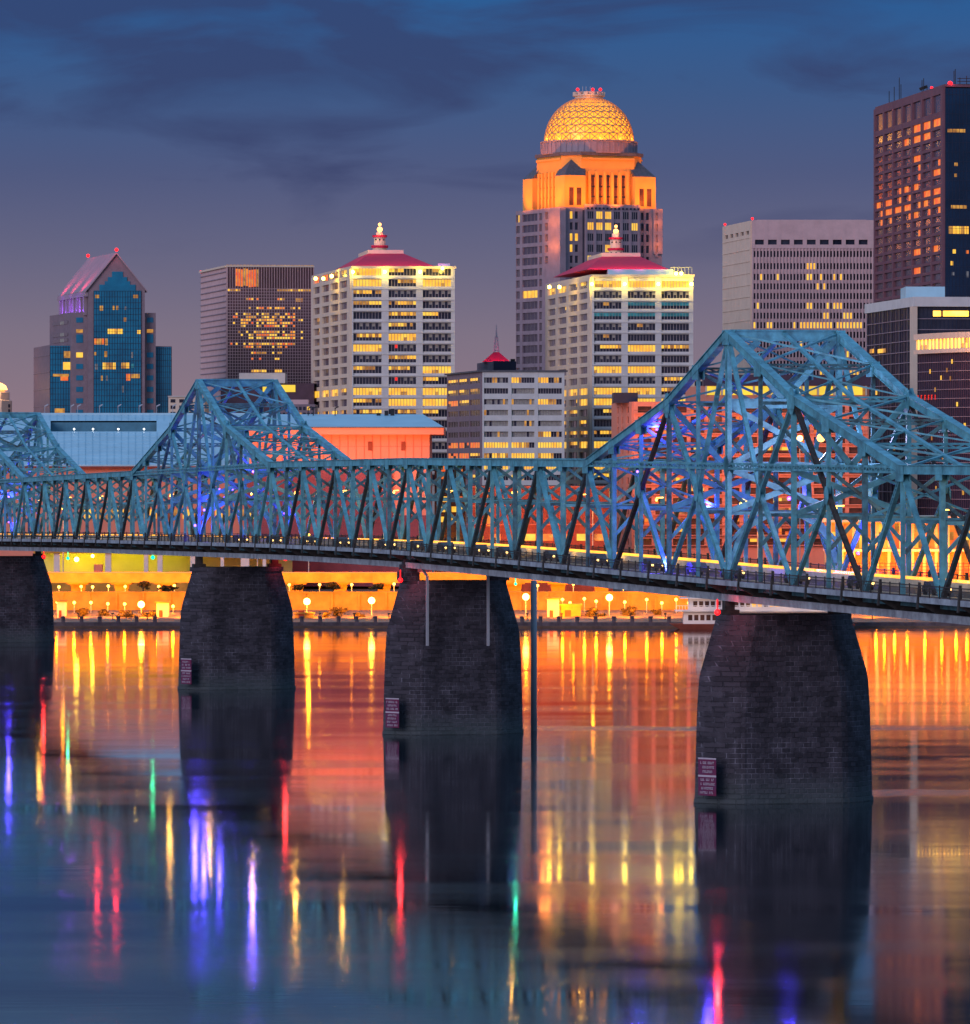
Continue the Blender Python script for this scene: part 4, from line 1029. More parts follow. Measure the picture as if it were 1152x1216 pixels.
# ================================================================ dark grid block
def dark_block():
    d = 2000; A, Bc, C = P(238.5, d+60), P(268.7, d), P(373, d+4); Zt = lambda py: Z(py, d)
    root = thing('dark_glass_block', (Bc.x, Bc.y, 8), 'square dark glass office block with a fine pale grid, golden windows and a painted gold sheen', 'office block')
    ft = foot(A, Bc, C); mb = MB(); mb.prism([(p.x, p.y) for p in ft], 8, Zt(316)); mb.build('core', M['beige'], root)
    f = Face(Bc, C); l = Face(A, Bc); mb = MB(); f.box(mb, .4, f.L-.1, 8, Zt(317), -.1, .25); mb.build('glass_facade', mat('plum_glass', (.15, .06, .075), .35, .5, 0, .5, .1), root)
    mu = MB(); n = 33
    for q in range(n+1): x = .4+(f.L-.6)*q/n; f.box(mu, x-.085, x+.085, 8, Zt(316.4), .25, .55)
    y = 342.5
    while y < 560: f.box(mu, .4, f.L-.2, Zt(y+.6), Zt(y), .25, .45); y += 3.55
    mu.build('mullion', M['beige'], root)
    mb = MB(); f.box(mb, 0, f.L, Zt(317), Zt(315), -.2, .7); l.box(mb, 0, l.L, Zt(317.5), Zt(315.2), -.2, .7); mb.build('parapet', M['creamlit'], root)
    mb = MB()
    for q in range(26): f.box(mb, f.L*q/26, f.L*(q+.8)/26, Zt(315), Zt(314.4), .1, .3)
    mb.build('edge_lighting', M['lit2'], root)
    ls = MB(); y = 322
    while y < 560: l.box(ls, 0, l.L, Zt(y+1.1), Zt(y), 0, .35); y += 7
    ls.build('side_ledge', M['mauvelt'], root)
    wins = Wins(root); cw = (f.L-.6)/n
    R = random.Random(3); cells = []
    def put(c, yr, s_, w=1, hh=3.0):
        mb = MB(); a = .4+cw*c+.12; f.panes(mb, a, a+cw*w-.24, Zt(yr+hh), Zt(yr+.6), w, 1, lambda i, j, nx, nz: WI[s_] if R.random() < .8 else WI['lit2'], .3); wins.add(mb)
    for c in range(3, 12): put(c, 318+R.random()*2, 'orangewin', 1, 21)
    for c in list(range(0, 5))+list(range(19, 33)): put(c, 342.6, 'lit' if R.random() < .6 else 'lit2', 1)
    put(26, 353.2, 'lit', 3, 5)
    for yy, prob in ((353.2, .15), (363.8, .35), (370.9, .30), (374.5, .5), (378, .55), (381.6, .5), (385.1, .55), (392.2, .45), (395.8, .5), (399.3, .4), (406.4, .65), (409.9, .3), (417, .15), (424.1, .08)):
        for c in range(1, 29):
            g = math.exp(-((c-15)/12)**2)  # spread of extra lit cells that paints a gold sheen on the glass
            if R.random() < prob*g*1.5+.03: put(c, yy, 'lit' if R.random() < .55 else 'orangewin')
    put(11, 417, 'lit2', 4); put(19, 417, 'lit2', 2); put(9, 438.3, 'lit', 6, 4); put(18, 437.6, 'lit', 3, 5)
    wins.done()
    mb = MB(); mb.box(A.x, A.x+1.2, A.y, A.y+1, Zt(318), Zt(315.3)); mb.ball((A.x, A.y, Zt(316)), .5); mb.build('aircraft_light', M['redlamp'], root)
dark_block()
def simple_block(name, label, cat, px0, px1, py0, d, depth, m, z0=8, xl=None, dl=None, extra=None):
    Bc, C = P(px0, d), P(px1, d); A = P(xl, d+(dl or depth)) if xl is not None else V((Bc.x, d+depth, 0))
    root = thing(name, (Bc.x, Bc.y, z0), label, cat); ft = foot(A, Bc, C)
    mb = MB(); mb.prism([(p.x, p.y) for p in ft], z0, Z(py0, d)); mb.build('wall', M[m], root)
    f = Face(Bc, C); l = Face(A, Bc) if xl is not None else None
    if extra: extra(root, f, l, d)
    return root
def ex(root, f, l, d):
    zt = Z(455, d); mb = MB(); mb.box(P(284, d).x, P(338.6, d).x, d-.6, d+16, zt, Z(443, d)); mb.build('roof_plant', M['white'], root)
    mb = MB(); f.box(mb, f.L*.45, f.L*.8, zt-3, zt-.6, 0, .2); mb.build('window', M['yellowlit'], root)
simple_block('dark_office', 'low dark office block with a white rooftop box beside the dark glass block', 'office block', 262, 373, 455, 1930, 40, 'darkpurple', extra=ex)
def ex(root, f, l, d):
    w = Wins(root)
    for r in range(6):
        for c in range(4):
            mb = MB(); y = 474+r*7.5; f.panes(mb, f.L*(.06+.24*c), f.L*(.06+.24*c+.13), Z(y+4, d), Z(y, d), 1, 1, lambda *a: WI['glass_dark'], .1); w.add(mb)
    w.done()
    mb = MB(); mb.box(P(222, d).x, P(232, d).x, d+2, d+9, Z(471, d), Z(467, d)); mb.build('roof_plant', M['mauve'], root)
    mb = MB(); f.box(mb, -.2, f.L+.2, Z(471.5, d), Z(470, d), -.2, .4); mb.build('cornice', M['cream'], root)
simple_block('low_apartment_block', 'small pale flat-roofed block between the gabled tower and the dark glass block', 'apartment block', 200, 243, 471, 1880, 30, 'creamlit', extra=ex)
def ex(root, f, l, d):
    w = Wins(root)
    for r in range(5):
        for c in range(9):
            mb = MB(); y = 483+r*7; f.panes(mb, f.L*(.02+.11*c), f.L*(.02+.11*c+.07), Z(y+4, d), Z(y, d), 1, 1, pick_for(rw.choice('DDP')), .1); w.add(mb)
    w.done()
    mb = MB(); mb.box(P(342, d).x, P(366, d).x, d+1, d+9, Z(480, d), Z(474.5, d)); mb.build('roof_plant', M['beige'], root)
simple_block('small_rooftop_block', 'small mauve low-rise with a rooftop shed in front of the dark glass block', 'building', 330, 374, 480, 1800, 30, 'mauve', extra=ex)
# cream domed building at the left edge
def left_dome():
    d = 1950; c = P(-4, d); k = d/F; Zt = lambda y: Z(y, d)
    root = thing('domed_building', (c.x, c.y, 8), 'pale stepped building with a glowing top cut off by the left edge', 'building')
    mb = MB(); mb.lathe((c.x, c.y, 0), [(19*k, 8), (19*k, Zt(476)), (16*k, Zt(475)), (16*k, Zt(466)), (10*k, Zt(465)), (10*k, Zt(463))], 8, 0, PI/8); mb.build('wall', M['creamlit'], root)
    mb = MB(); mb.lathe((c.x, c.y, 0), [(13*k, Zt(463)), (11*k, Zt(458)), (6*k, Zt(455)), (2*k, Zt(454))], 16); mb.build('dome', M['beaconlamp'], root)
    w = Wins(root); f = Face(V((c.x-12*k, c.y-18*k, 0)), V((c.x+18.6*k, c.y-7*k, 0)))
    for r in range(3):
        for q in range(6): mb = MB(); f.box(mb, f.L*(.1+.15*q), f.L*(.1+.15*q+.07), Zt(484+r*6), Zt(480+r*6), -.2, .5); w.add(mb)
    w.done(); point((c.x, c.y-24*k, Zt(462)), (1, .5, .15), 1500, .6, 'dome_light')
left_dome()
# ================================================================ central white low-rise and the red pyramid roof behind
def mid_office():
    d = 1740; A, Bc, C = P(532, d+70), P(572.8, d), P(670, d+2); Zt = lambda y: Z(y, d)
    root = thing('office_building', (Bc.x, Bc.y, 8), 'squat white banded office building standing between the twin white towers', 'office building')
    ft = foot(A, Bc, C); body(root, shrink(ft, .3), d, 0, 8, Zt(442), M['glass_brown'])
    f = Face(Bc, C); l = Face(A, Bc); wall = MB(); wl = MB(); wins = Wins(root)
    rows = [(Zt(451.4+12.85*r+3.2), Zt(451.4+12.85*r-3.2)) for r in range(15)]
    st = ['HPP', 'DBD', 'BBP', 'BBB', 'BBB', 'BBP', 'LPL', 'PLP', 'LLL', 'DPD', 'DBD', 'PBL', 'DDP', 'LPD', 'PPD']
    grid(f, wall, wins, frac_cols(f, [(574.6, 603.3), (607.3, 634.5), (638.8, 667)]), rows, st, 8, Zt(440), dep=.8, dep2=.7, nx=9, nz=1)
    ls = ['PPP', 'PPP', 'OPD', 'DDD', 'DDD', 'DDD', 'OOO', 'OOP', 'DDD', 'PPP']+['DDD']*5
    grid(l, wl, wins, frac_cols(l, [(533, 545), (546, 558), (559, 571)]), rows, ls, 8, Zt(440), dep=.35, nx=4, nz=2, base='glass_brown')
    wins.done(); wall.build('front_wall', M['white'], root); wl.build('side_wall', M['mauve'], root)
    mb = MB(); f.box(mb, -1, f.L+1, Zt(441.5), Zt(439.6), -.6, 1.2); l.box(mb, 0, l.L, Zt(441.5), Zt(439.6), -.6, 1.2); mb.build('parapet', M['slate'], root)
mid_office()
def pyramid_building():
    d = 1960; Zt = lambda y: Z(y, d); A, Bc, C = P(567.5, d+40), P(586, d), P(613, d+2)
    root = thing('pyramid_roofed_building', (Bc.x, Bc.y, 8), 'dark building with a small red pyramid roof and grey spire behind the white banded office', 'building')
    ft = foot(A, Bc, C); mb = MB(); mb.prism([(p.x, p.y) for p in ft], 8, Zt(429)); mb.build('wall', M['navy'], root)
    l = Face(A, Bc); mb = MB(); l.box(mb, 0, l.L, 8, Zt(429.3), -.1, .3); mb.build('side_wall', M['mauve'], root)
    c = P(589.5, d+18); k = d/F; r = 17*k
    mb = MB(); mb.prism([(c.x-r, c.y-r), (c.x+r, c.y-r), (c.x+r, c.y+r), (c.x-r, c.y+r)], Zt(429), Zt(417), top=[(c.x-3*k, c.y-3*k), (c.x+3*k, c.y-3*k), (c.x+3*k, c.y+3*k), (c.x-3*k, c.y+3*k)]); mb.build('roof', M['redroof'], root)
    mb = MB()
    for sx_, sy_ in ((-1, -1), (1, -1), (1, 1), (-1, 1)):
        mb.beam((c.x+sx_*3*k, c.y+sy_*3*k, Zt(417)), (c.x+sx_*1.2*k, c.y+sy_*1.2*k, Zt(398)), .35, .35, (1, 0, 0))
    for q in range(5):
        y = 415-q*4; rr = (3-1.8*q/4.75)*k; mb.beam((c.x-rr, c.y-rr, Zt(y)), (c.x+rr, c.y-rr, Zt(y)), .3, .3, (0, 1, 0)); mb.beam((c.x-rr, c.y-rr, Zt(y)), (c.x+rr, c.y-rr, Zt(y-4)), .22, .22, (0, 1, 0))
    mb.lathe((c.x, c.y, 0), [(.35, Zt(400)), (.12, Zt(384))], 6); mb.build('spire', M['pole'], root)
    mb = MB(); p = P(609, d+4); mb.beam((p.x, p.y, Zt(429)), (p.x, p.y, Zt(426)), 1.6, 1.2, (1, 0, 0)); mb.build('roof_plant', M['black'], root)
    point((c.x, c.y-r-5, Zt(425)), (1, .05, .2), 1600, .5, 'roof_light')
pyramid_building()
# ================================================================ beige slab with many narrow windows
def beige_slab():
    d = 1960; A, Bc, C = P(860, d+50), P(893, d), P(1046, d); Zt = lambda y: Z(y, d)
    root = thing('beige_office_slab', (Bc.x, Bc.y, 8), 'broad beige office slab with rows of narrow windows left of the dark tower', 'office building')
    ft = foot(A, Bc, C); body(root, shrink(ft, .3), d, 0, 8, Zt(262), M['glass_dark'])
    f = Face(Bc, C); l = Face(A, Bc); wall = MB(); wins = Wins(root); t = f.at
    # upper openings
    cols = [(t(896.5+15.4*q), t(907+15.4*q)) for q in range(9)]
    grid(f, wall, wins, cols, [(Zt(290.5), Zt(284.7))], ['D'*9], Zt(295), Zt(261.5), dep=1.0, nx=1, nz=1, mull=False)
    n = 37; rows = [(Zt(297+3.7*0+y0+7.2), Zt(297+y0)) for y0 in (1, 15.5, 28.3, 39.5, 51, 62.5, 74.3, 85.6, 97, 108.5, 120, 131.5, 143, 154.5, 166)]
    cc = [(t(894.8+3.95*q), t(897.1+3.95*q)) for q in range(n)]
    lit = {1: [16, 17, 18], 2: [2, 7, 16, 17, 20, 24, 26], 3: [19, 21], 5: [1, 16, 17, 22, 24, 25, 26], 6: [21, 22, 27, 28, 29], 7: [0, 4, 5, 12, 14, 15, 16, 17, 18, 19, 20, 21, 22, 23, 25, 26, 27, 28, 29, 30, 31, 32], 9: [14, 30], 10: [28], 12: [20, 21, 29, 30, 31], 13: [9, 30, 31, 32, 18]}
    st = [''.join('L' if q in lit.get(r, []) else 'D' for q in range(n)) for r in range(len(rows))]
    grid(f, wall, wins, cc, rows, st, 8, Zt(295)-.01, dep=.9, nx=1, nz=1, mull=False, dep2=.6)
    wins.done(); wall.build('front_wall', M['beige'], root)
    wl = MB(); grid(l, wl, Wins(root), [(l.L*(.08+.19*q), l.L*(.08+.19*q+.12)) for q in range(5)], [(Zt(274+4), Zt(273.5))], ['DDDDD'], 8, Zt(262), dep=.6, nx=1, nz=1, mull=False)
    y = 282
    while y < 500: l.box(wl, 0, l.L, Zt(y+.5), Zt(y), .6, .75); y += 14
    wl.build('side_wall', M['creamlit'], root)
    for px, dp_ in ((861, 48), (893.5, 0)):
        p = P(px, d+dp_); mb = MB(); mb.ball((p.x, p.y, Zt(259.5)), .45); mb.beam((p.x, p.y, Zt(262)), (p.x, p.y, Zt(260)), .2, .2, (1, 0, 0)); mb.build('aircraft_light', M['redlamp'], root)
    mb = MB(); mb.box(P(900, d).x, P(1030, d).x, d+6, d+30, Zt(262), Zt(260)); mb.build('roof_plant', M['beige'], root)
beige_slab()
# ================================================================ dark tower at the right edge
def dark_tower():
    d = 1720; A, Bc, C = P(1040, d+112), P(1122, d), P(1215, d+6); Zt = lambda y: Z(y, d)
    root = thing('dark_office_tower', (Bc.x, Bc.y, 8), 'tall dark tower at the right edge with one side reflecting orange sunset light', 'skyscraper')
    ft = foot(A, Bc, C); zt = Zt(103); body(root, shrink(ft, .3), d, 0, 8, zt-.1, M['navy'])
    l = Face(A, Bc); f = Face(Bc, C); wl = MB(); wins = Wins(root)
    cols = [(l.L*(.02+.139*q), l.L*(.02+.139*q+.118)) for q in range(7)]
    rows = [(Zt(131.5), Zt(110.5)), (Zt(148), Zt(138.5)), (Zt(160.5), Zt(152))]+[(Zt(172.5+11.35*q), Zt(164.8+11.35*q)) for q in range(24)]
    st = ['DDDDDDD', 'DDDDEOO', 'DDDEOOO', 'DDDDDDD', 'DDDDEDD', 'DDDDEDO', 'DDDDEDE', 'DEEOEDD', 'OOOOOOO', 'OOOOOOO', 'OOEOEEE', 'DDDDDDD', 'DDDDEDD', 'DDDDDDD', 'DDDDEDE', 'DDDDEDD', 'DDDDODD', 'DDDDDDD']+['DDDDDDD']*9  # O and E panes glow orange as painted sunset reflections
    grid(l, wl, wins, cols, rows, st, 8, zt, nx=2, nz=1, base='glass_mauve', dep=.7, mull=False)
    M['plumstone'] = mat('plum_stone', (.20, .085, .11), .6, .3, 0, .2, .2)
    wl.build('side_wall', M['plumstone'], root)
    mb = MB(); f.box(mb, .2, f.L, 8, zt-.4, -.1, .3); mb.build('glass_facade', mat('navy_glass', (.008, .035, .085), .15, .6, 0, .5, .06), root)
    mb = MB(); y = 112
    while y < 420: f.box(mb, .2, f.L, Zt(y+.35), Zt(y), .3, .4); y += 11.35
    for q in range(22): f.box(mb, f.L*q/22, f.L*q/22+.12, 8, zt-.5, .3, .38)
    mb.build('mullion', M['navy'], root)
    t = f.at; R = random.Random(4)
    for a, b, y0, y1, s_ in ((1125, 1146, 153, 157, 'lit2'), (1133, 1137, 193, 197, 'lit2'), (1133, 1136, 206, 210, 'lit2'), (1129, 1148, 243.5, 247.5, 'lit2'), (1126, 1150, 268.5, 277.5, 'lit'), (1131, 1135, 296, 301, 'lit'), (1147, 1150, 297, 301, 'orangewin'), (1128.5, 1131.5, 310, 315, 'lit'), (1130, 1133, 323, 327, 'blind'), (1147, 1150, 322, 329, 'blind'),
                          (1160, 1180, 268.5, 277.5, 'lit'), (1170, 1175, 190, 195, 'lit2')):
        mb = MB(); n = max(1, int((b-a)/2.4)); f.panes(mb, t(a), t(b), Zt(y1), Zt(y0), n, 1, lambda *q: WI[s_] if R.random() < .8 else WI['lit2'], .34); wins.add(mb)
    wins.done()
    mb = MB(); mb.prism([(p.x, p.y) for p in shrink(ft, -.5)], zt, zt+.8); mb.build('parapet', M['plumstone'], root)
    mb = MB()
    for px, dd_, y0 in ((1056, 90, 108), (1062, 82, 103), (1068, 76, 92), (1070, 74, 100), (1095, 36, 95), (1097, 34, 93), (1101, 30, 104), (1133, 12, 84), (1134.5, 14, 82), (1148, 6, 90), (1140, 10, 92)):
        p = P(px, d+dd_); mb.beam((p.x, p.y, zt), (p.x, p.y, Z(y0, d+dd_)), .22, .22, (1, 0, 0))
    for y0 in (91, 94.5, 98): a, b = P(1137, d+8), P(1152, d+8); mb.beam((a.x, a.y, Zt(y0)), (b.x, b.y, Zt(y0)), .2, .2, (0, 1, 0))
    p = P(1096, d+35); mb.beam((p.x-1, p.y, Zt(97)), (p.x+1.4, p.y, Zt(93.5)), .9, .9, (0, 1, 0)); mb.build('antenna', M['black'], root)
    p = P(1128.5, d+3); mb = MB(); mb.ball((p.x, p.y, Zt(98.3)), .75); p2 = P(1106.5, d+24); mb.ball((p2.x, p2.y, Zt(98)), .45); mb.build('aircraft_light', M['redlamp'], root)
    point((p.x, p.y-3, Zt(98)), (1, .02, .05), 900, .5, 'red_light')
dark_tower()
# ================================================================ hotel with pale roof band, right
def right_hotel():
    d = 1600; Zt = lambda y: Z(y, d); A, Bc, C = P(1030, d+75), P(1086, d), P(1215, d+4)
    root = thing('glass_hotel', (Bc.x, Bc.y, 8), 'dark glass block with a thick white roof band and a pale corner column at right', 'hotel')
    ft = foot(A, Bc, C); body(root, shrink(ft, .3), d, 0, 8, Zt(364), M['darkpurple'])
    f = Face(Bc, C); l = Face(A, Bc)
    mb = MB(); mb.prism([(p.x, p.y) for p in shrink(ft, -1.5)], Zt(364), Zt(352.5)); mb.build('roof_band', M['white'], root)
    mb = MB(); mb.box(P(1080, d).x, P(1127, d).x, d+14, d+34, Zt(353), Zt(338.5)); mb.build('roof_plant', M['blueroof'], root)
    mb = MB(); f.box(mb, -1.2, .6, 8, Zt(364), -.6, 1.2); mb.build('corner_column', M['creamlit'], root)
    mb = MB(); y = 378
    while y < 640: l.box(mb, 0, l.L-1.2, Zt(y+.9), Zt(y), 0, .35); f.box(mb, .7, f.L, Zt(y+.9), Zt(y), 0, .35); y += 12.9
    mb.build('floor_edge', M['mauvelt'], root)
    mb = MB()
    for q in range(17): x = (l.L-1.2)*q/17; l.box(mb, x, x+(.5 if q % 3 else 1.6), 8, Zt(364.2), 0, .2)
    for q in range(26): x = f.L*q/26; f.box(mb, x, x+.16, 8, Zt(364.2), 0, .2)
    mb.build('mullion', M['navy'], root)
    wins = Wins(root); t = f.at
    mb = MB(); f.box(mb, .7, f.L, 8, Zt(364.3), -.1, .08); mb.build('glass_facade', M['glass_dark'], root)
    f.panes(mb := MB(), t(1108), t(1150), Zt(375.5), Zt(369), 14, 1, lambda *a: WI['bandlit'] if rw.random() < .85 else WI['lit2'], .25); wins.add(mb)
    f.panes(mb := MB(), t(1152), t(1190), Zt(375.5), Zt(369), 14, 1, lambda *a: WI['lit'] if rw.random() < .5 else WI['lit2'], .25); wins.add(mb)
    tl = l.at
    for a, b, y0, y1 in ((1034, 1039, 409, 414), (1043.5, 1053, 410, 415), (1037, 1043, 460, 466), (1035, 1038, 513, 517), (1060, 1064, 530, 534)):
        l.panes(mb := MB(), tl(a), tl(b), Zt(y1), Zt(y0), 3, 1, lambda *q: WI['lit2'] if rw.random() < .7 else WI['lit'], .3); wins.add(mb)
    wins.done()
right_hotel()
def curved_block():
    d = 1500; Zt = lambda y: Z(y, d); root = thing('curved_office_block', tuple(P(1150, d, 8)), 'purple glass block with a curved peach band of lit windows at the right edge', 'office block')
    # shallow convex front: points along an arc
    pts = []
    for q in range(13):
        a = q/12; px = 1090+105*a; pts.append(P(px, d+26-34*math.sin(a*PI*.62)))
    back = [P(1195, d+60), P(1092, d+60)]
    mb = MB(); poly = pts+back; mb.prism([(p.x, p.y) for p in poly], 8, Zt(404)); mb.build('glass_facade', M['darkpurple'], root)
    fs = MB(); mu = MB(); wins = Wins(root)
    for q in range(12):
        f = Face(pts[q], pts[q+1]); L = f.L
        f.box(fs, 0, L, Zt(401.5), Zt(394.5), -.5, 1.2); f.box(fs, 0, L, Zt(418.5), Zt(413.5), -.3, 1.2); f.box(fs, 0, L*.1, Zt(414), Zt(401), -.3, .6); f.box(fs, L*.48, L*.58, Zt(414), Zt(401), -.3, .6)
        for a in (.12, .60): f.panes(mb := MB(), L*a, L*(a+.34), Zt(413.5), Zt(401.5), 2, 2, lambda *z: WI['bandlit'] if rw.random() < .8 else WI['lit'], .15); wins.add(mb)
        y = 429
        while y < 640: f.box(mu, 0, L, Zt(y+.7), Zt(y), -.1, .3); y += 10.9
        for a in (.1, .35, .6, .85): f.box(mu, L*a, L*a+.12, 8, Zt(419), -.1, .2, 1)
    for px, y in ((1106, 440), (1126, 439), (1132, 429), (1112, 462), (1138, 480), (1119, 448), (1130, 449), (1147, 505), (1108, 520), (1121, 545), (1140, 560), (1102, 560), (1128, 590), (1145, 585), (1113, 580)):
        q = min(11, max(0, int((px-1090)/105*12))); f = Face(pts[q], pts[q+1]); t0 = f.at(px)
        f.panes(mb := MB(), t0-.45, t0+.45, Zt(y+2.6), Zt(y-2.6), 1, 1, lambda *a: WI['lit'] if rw.random() < .7 else WI['lit2'], .35); wins.add(mb)
    wins.done(); fs.build('window_band', M['creamlit'], root); mu.build('floor_edge', [M['mauvelt'], M['navy']], root)
    for q in range(1, 5, 1): p = P(1098+14*q, d-8); point((p.x, p.y-8, Zt(423)), (1, .42, .18), 900, .8, 'band_light')
    # red rooftop letters seen as a glowing strip
    mb = MB(); R = random.Random(2); x = 1092
    while x < 1116:
        p = P(x, d-3.5); hh = 3.2; q = min(11, max(0, int((x-1090)/105*12))); f = Face(pts[q], pts[q+1]); t0 = f.at(x)
        f.box(mb, t0, t0+.18, Zt(474), Zt(468), .35, .5)
        if R.random() < .7: f.box(mb, t0+.2, t0+.6, Zt(469.2), Zt(468), .35, .5)
        if R.random() < .7: f.box(mb, t0+.2, t0+.6, Zt(471.6), Zt(470.6), .35, .5)
        x += 3.6+R.random()
    mb.build('red_sign', M['redwin'], root)
curved_block()
# ================================================================ arts centre with pale blue metal roofs
def arts_centre():
    d = 1450; root = thing('arts_centre', tuple(P(300, d, 6)), 'long low coral building with pale blue metal roofs behind the truss bridge', 'arts centre')
    # left: sloping roof from eave to ridge with a long recessed slot
    e = lambda px, py, dd_: V((*P(px, dd_).xy, Z(py, dd_)))
    mb = MB(); d2 = 1530
    ze, zrd = Z(552, d), Z(493, d2)
    def rp_(px, f): # point on the slope, f 0 eave..1 ridge
        dd_ = d+(d2-d)*f; p = P(px, dd_); return V((p.x, p.y, ze+(zrd-ze)*f))
    def sl(x0, x1, f0, f1, m=0, x0b=None, x1b=None):
        x0b = x0 if x0b is None else x0b; x1b = x1 if x1b is None else x1b
        a = [rp_(x0, f0), rp_(x1, f0), rp_(x1b, f1), rp_(x0b, f1)]; mb.hexa([p-V((0, 0, .4)) for p in a]+a, m)
    sl(-60, 330, 0, .66); sl(-60, 60, .66, .88); sl(186, 330, .66, .88); sl(-60, 330, .88, 1.0)
    n = 46
    for q in range(n):   # standing seams
        x = -60+390*q/n; 
        for f0, f1 in ((0, .655), (.885, 1)):
            a, b = rp_(x, f0)+V((0, 0, .06)), rp_(x, f1)+V((0, 0, .06)); mb.beam(a, b, .10, .12, (1, 0, 0))
    for q in range(9):
        f0 = .06+.07*q; a, b = rp_(-60, f0)+V((0, 0, .05)), rp_(330, f0)+V((0, 0, .05)); mb.beam(a, b, .1, .10, (0, 1, 0))
    mb.build('sloping_roof', M['blueroof'], root)
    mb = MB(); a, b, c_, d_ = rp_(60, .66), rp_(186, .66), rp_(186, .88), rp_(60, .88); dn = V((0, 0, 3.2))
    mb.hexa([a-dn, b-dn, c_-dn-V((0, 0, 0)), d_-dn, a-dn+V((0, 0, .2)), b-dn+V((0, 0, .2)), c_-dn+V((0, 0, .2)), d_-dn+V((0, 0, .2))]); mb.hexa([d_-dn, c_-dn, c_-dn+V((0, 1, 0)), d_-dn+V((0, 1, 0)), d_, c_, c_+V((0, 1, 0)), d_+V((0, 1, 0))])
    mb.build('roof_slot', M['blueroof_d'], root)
    for px in (110.5, 140.5, 171, 88):
        p = rp_(px, .67); mb = MB(); mb.ball((p.x, p.y, p.z+.5), .24); mb.build('roof_lamp', emis('white_roof_lamp', (.9, .95, 1), 6) if 'wl' not in M else M['wl'], root)
    # upstand ridge and masts
    mb = MB(); p0, p1 = P(-60, d2), P(330, d2); mb.box(p0.x, p1.x, d2, d2+1.2, zrd-1.5, zrd+.6); mb.box(p0.x, p1.x, d2+.2, d2+25, 6, zrd-.6); mb.build('ridge', M['blueroof'], root)
    mb = MB()
    for px in (53, 84, 92, 118, 140, 165, 186, 205, 217):
        p = P(px, d2); mb.beam((p.x, d2+.5, zrd+.5), (p.x, d2+.5, zrd+2.6), .14, .14, (1, 0, 0)); mb.beam((p.x, d2+.5, zrd+2.4), (p.x+.9, d2+.3, zrd+2.9), .45, .3, (0, 1, 0))
    mb.build('roof_fixture', M['pole'], root)
    # eave band and walls under it
    mb = MB(); a, b = P(-60, d-.5), P(330, d-.5); mb.box(a.x, b.x, d-.8, d+.4, Z(556.5, d), ze-.35); mb.build('eave_band', M['brick'], root)
    mb = MB(); mb.box(a.x, b.x, d+.6, d+60, 6, ze-.5); mb.build('wall', M['coral'], root)
    # right: coral hall with thick fascia
    D = 1410; x0, x1, xe = 296, 510, 527
    mb = MB(); mb.box(P(x0, D).x, P(x1, D).x, D+1.5, D+70, 6, Z(516, D)+.5); mb.build('hall_wall', M['coral'], root)
    mb = MB(); mb.box(P(x0, D).x-1, P(466, D).x, D+.9, D+1.7, 6, Z(556, D)); mb.box(P(466, D).x, P(x1, D).x+.6, D+.9, D+1.7, 6, Z(612, D)); mb.build('plinth_wall', mat('rose_wall', (.26, .075, .10), .8, .2, 0, .4, .1), root)
    mb = MB()
    for q in range(1, 22):
        x = P(x0+(x1-x0)*q/22, D).x; mb.box(x, x+.12, D+1.38, D+1.52, Z(555, D), Z(516.5, D))
    mb.box(P(x0, D).x, P(x1, D).x, D+1.36, D+1.5, Z(530.3, D), Z(529.9, D)); mb.build('wall_joint', M['coral2'], root)
    mb = MB(); mb.box(P(x0, D).x, P(xe, D).x+.2, D-2.95, D-2.55, Z(508.3, D), Z(507, D)); mb.build('gutter', M['slate'], root)
    mb = MB(); mb.box(P(x0, D).x, P(xe, D).x, D-2.5, D+72, Z(516, D), Z(507, D)); mb.build('fascia', M['coral'], root)
    mb = MB(); zf = Z(507, D); zt = Z(492, D+30)
    base = [(P(x0, D).x, D-2.8), (P(xe, D).x, D-2.8), (P(xe, D).x, D+72), (P(x0, D).x, D+72)]; top = [(P(x0, D).x, D+28), (P(501, D).x, D+28), (P(501, D).x, D+45), (P(x0, D).x, D+45)]
    mb.prism(base, zf+.02, zt, top=top)
    mb.build('hall_roof', M['blueroof'], root)
    for px in (439.7, 479): mb = MB(); mb.box(P(px-2.6, D).x, P(px+2.4, D).x, D+1.2, D+1.8, Z(535, D), Z(524.5, D)); mb.build('window', M['brick'], root)
    mb = MB(); p = P(459, D+25)
    for dx in (-2, 0, 1.5): mb.beam((p.x+dx, p.y, zt-.6), (p.x+dx, p.y, zt+.9+.3*dx), 1.0, .8, (1, 0, 0))
    for px in (366, 372, 398): q = P(px, D+25); mb.beam((q.x, q.y, zt-1), (q.x, q.y, zt+1.6), .25, .25, (1, 0, 0)); mb.beam((q.x, q.y, zt+1.5), (q.x+.9, q.y, zt+1.9), .4, .3, (0, 1, 0))
    mb.build('roof_fixture', M['black'], root)
    for px in (330, 370, 410, 450, 490): p = P(px, D-14); point((p.x, p.y, Z(543, D)), (1, .34, .16), 3300, 1.5, 'wall_light')
    for px in (5, 40, 180, 260): p = P(px, D-14); point((p.x, p.y, Z(600, D)), (1, .36, .2), 2500, 1.5, 'wall_light')
    # white and red banner lettering low on the hall
    mb = MB(); R = random.Random(9)
    for r in range(3):
        x = 353.0
        while x < 373:
            w_ = .9+R.random()*1.2
            if R.random() < .8: mb.box(P(x, D).x, P(x+w_, D).x, D+1.1, D+1.45, Z(545-r*6, D), Z(541.5-r*6, D), 0 if r else 1)
            x += w_+.7
    mb.build('banner', [M['brick'], M['signwhite']], root)
    # lit ground-storey openings
    w = Wins(root)
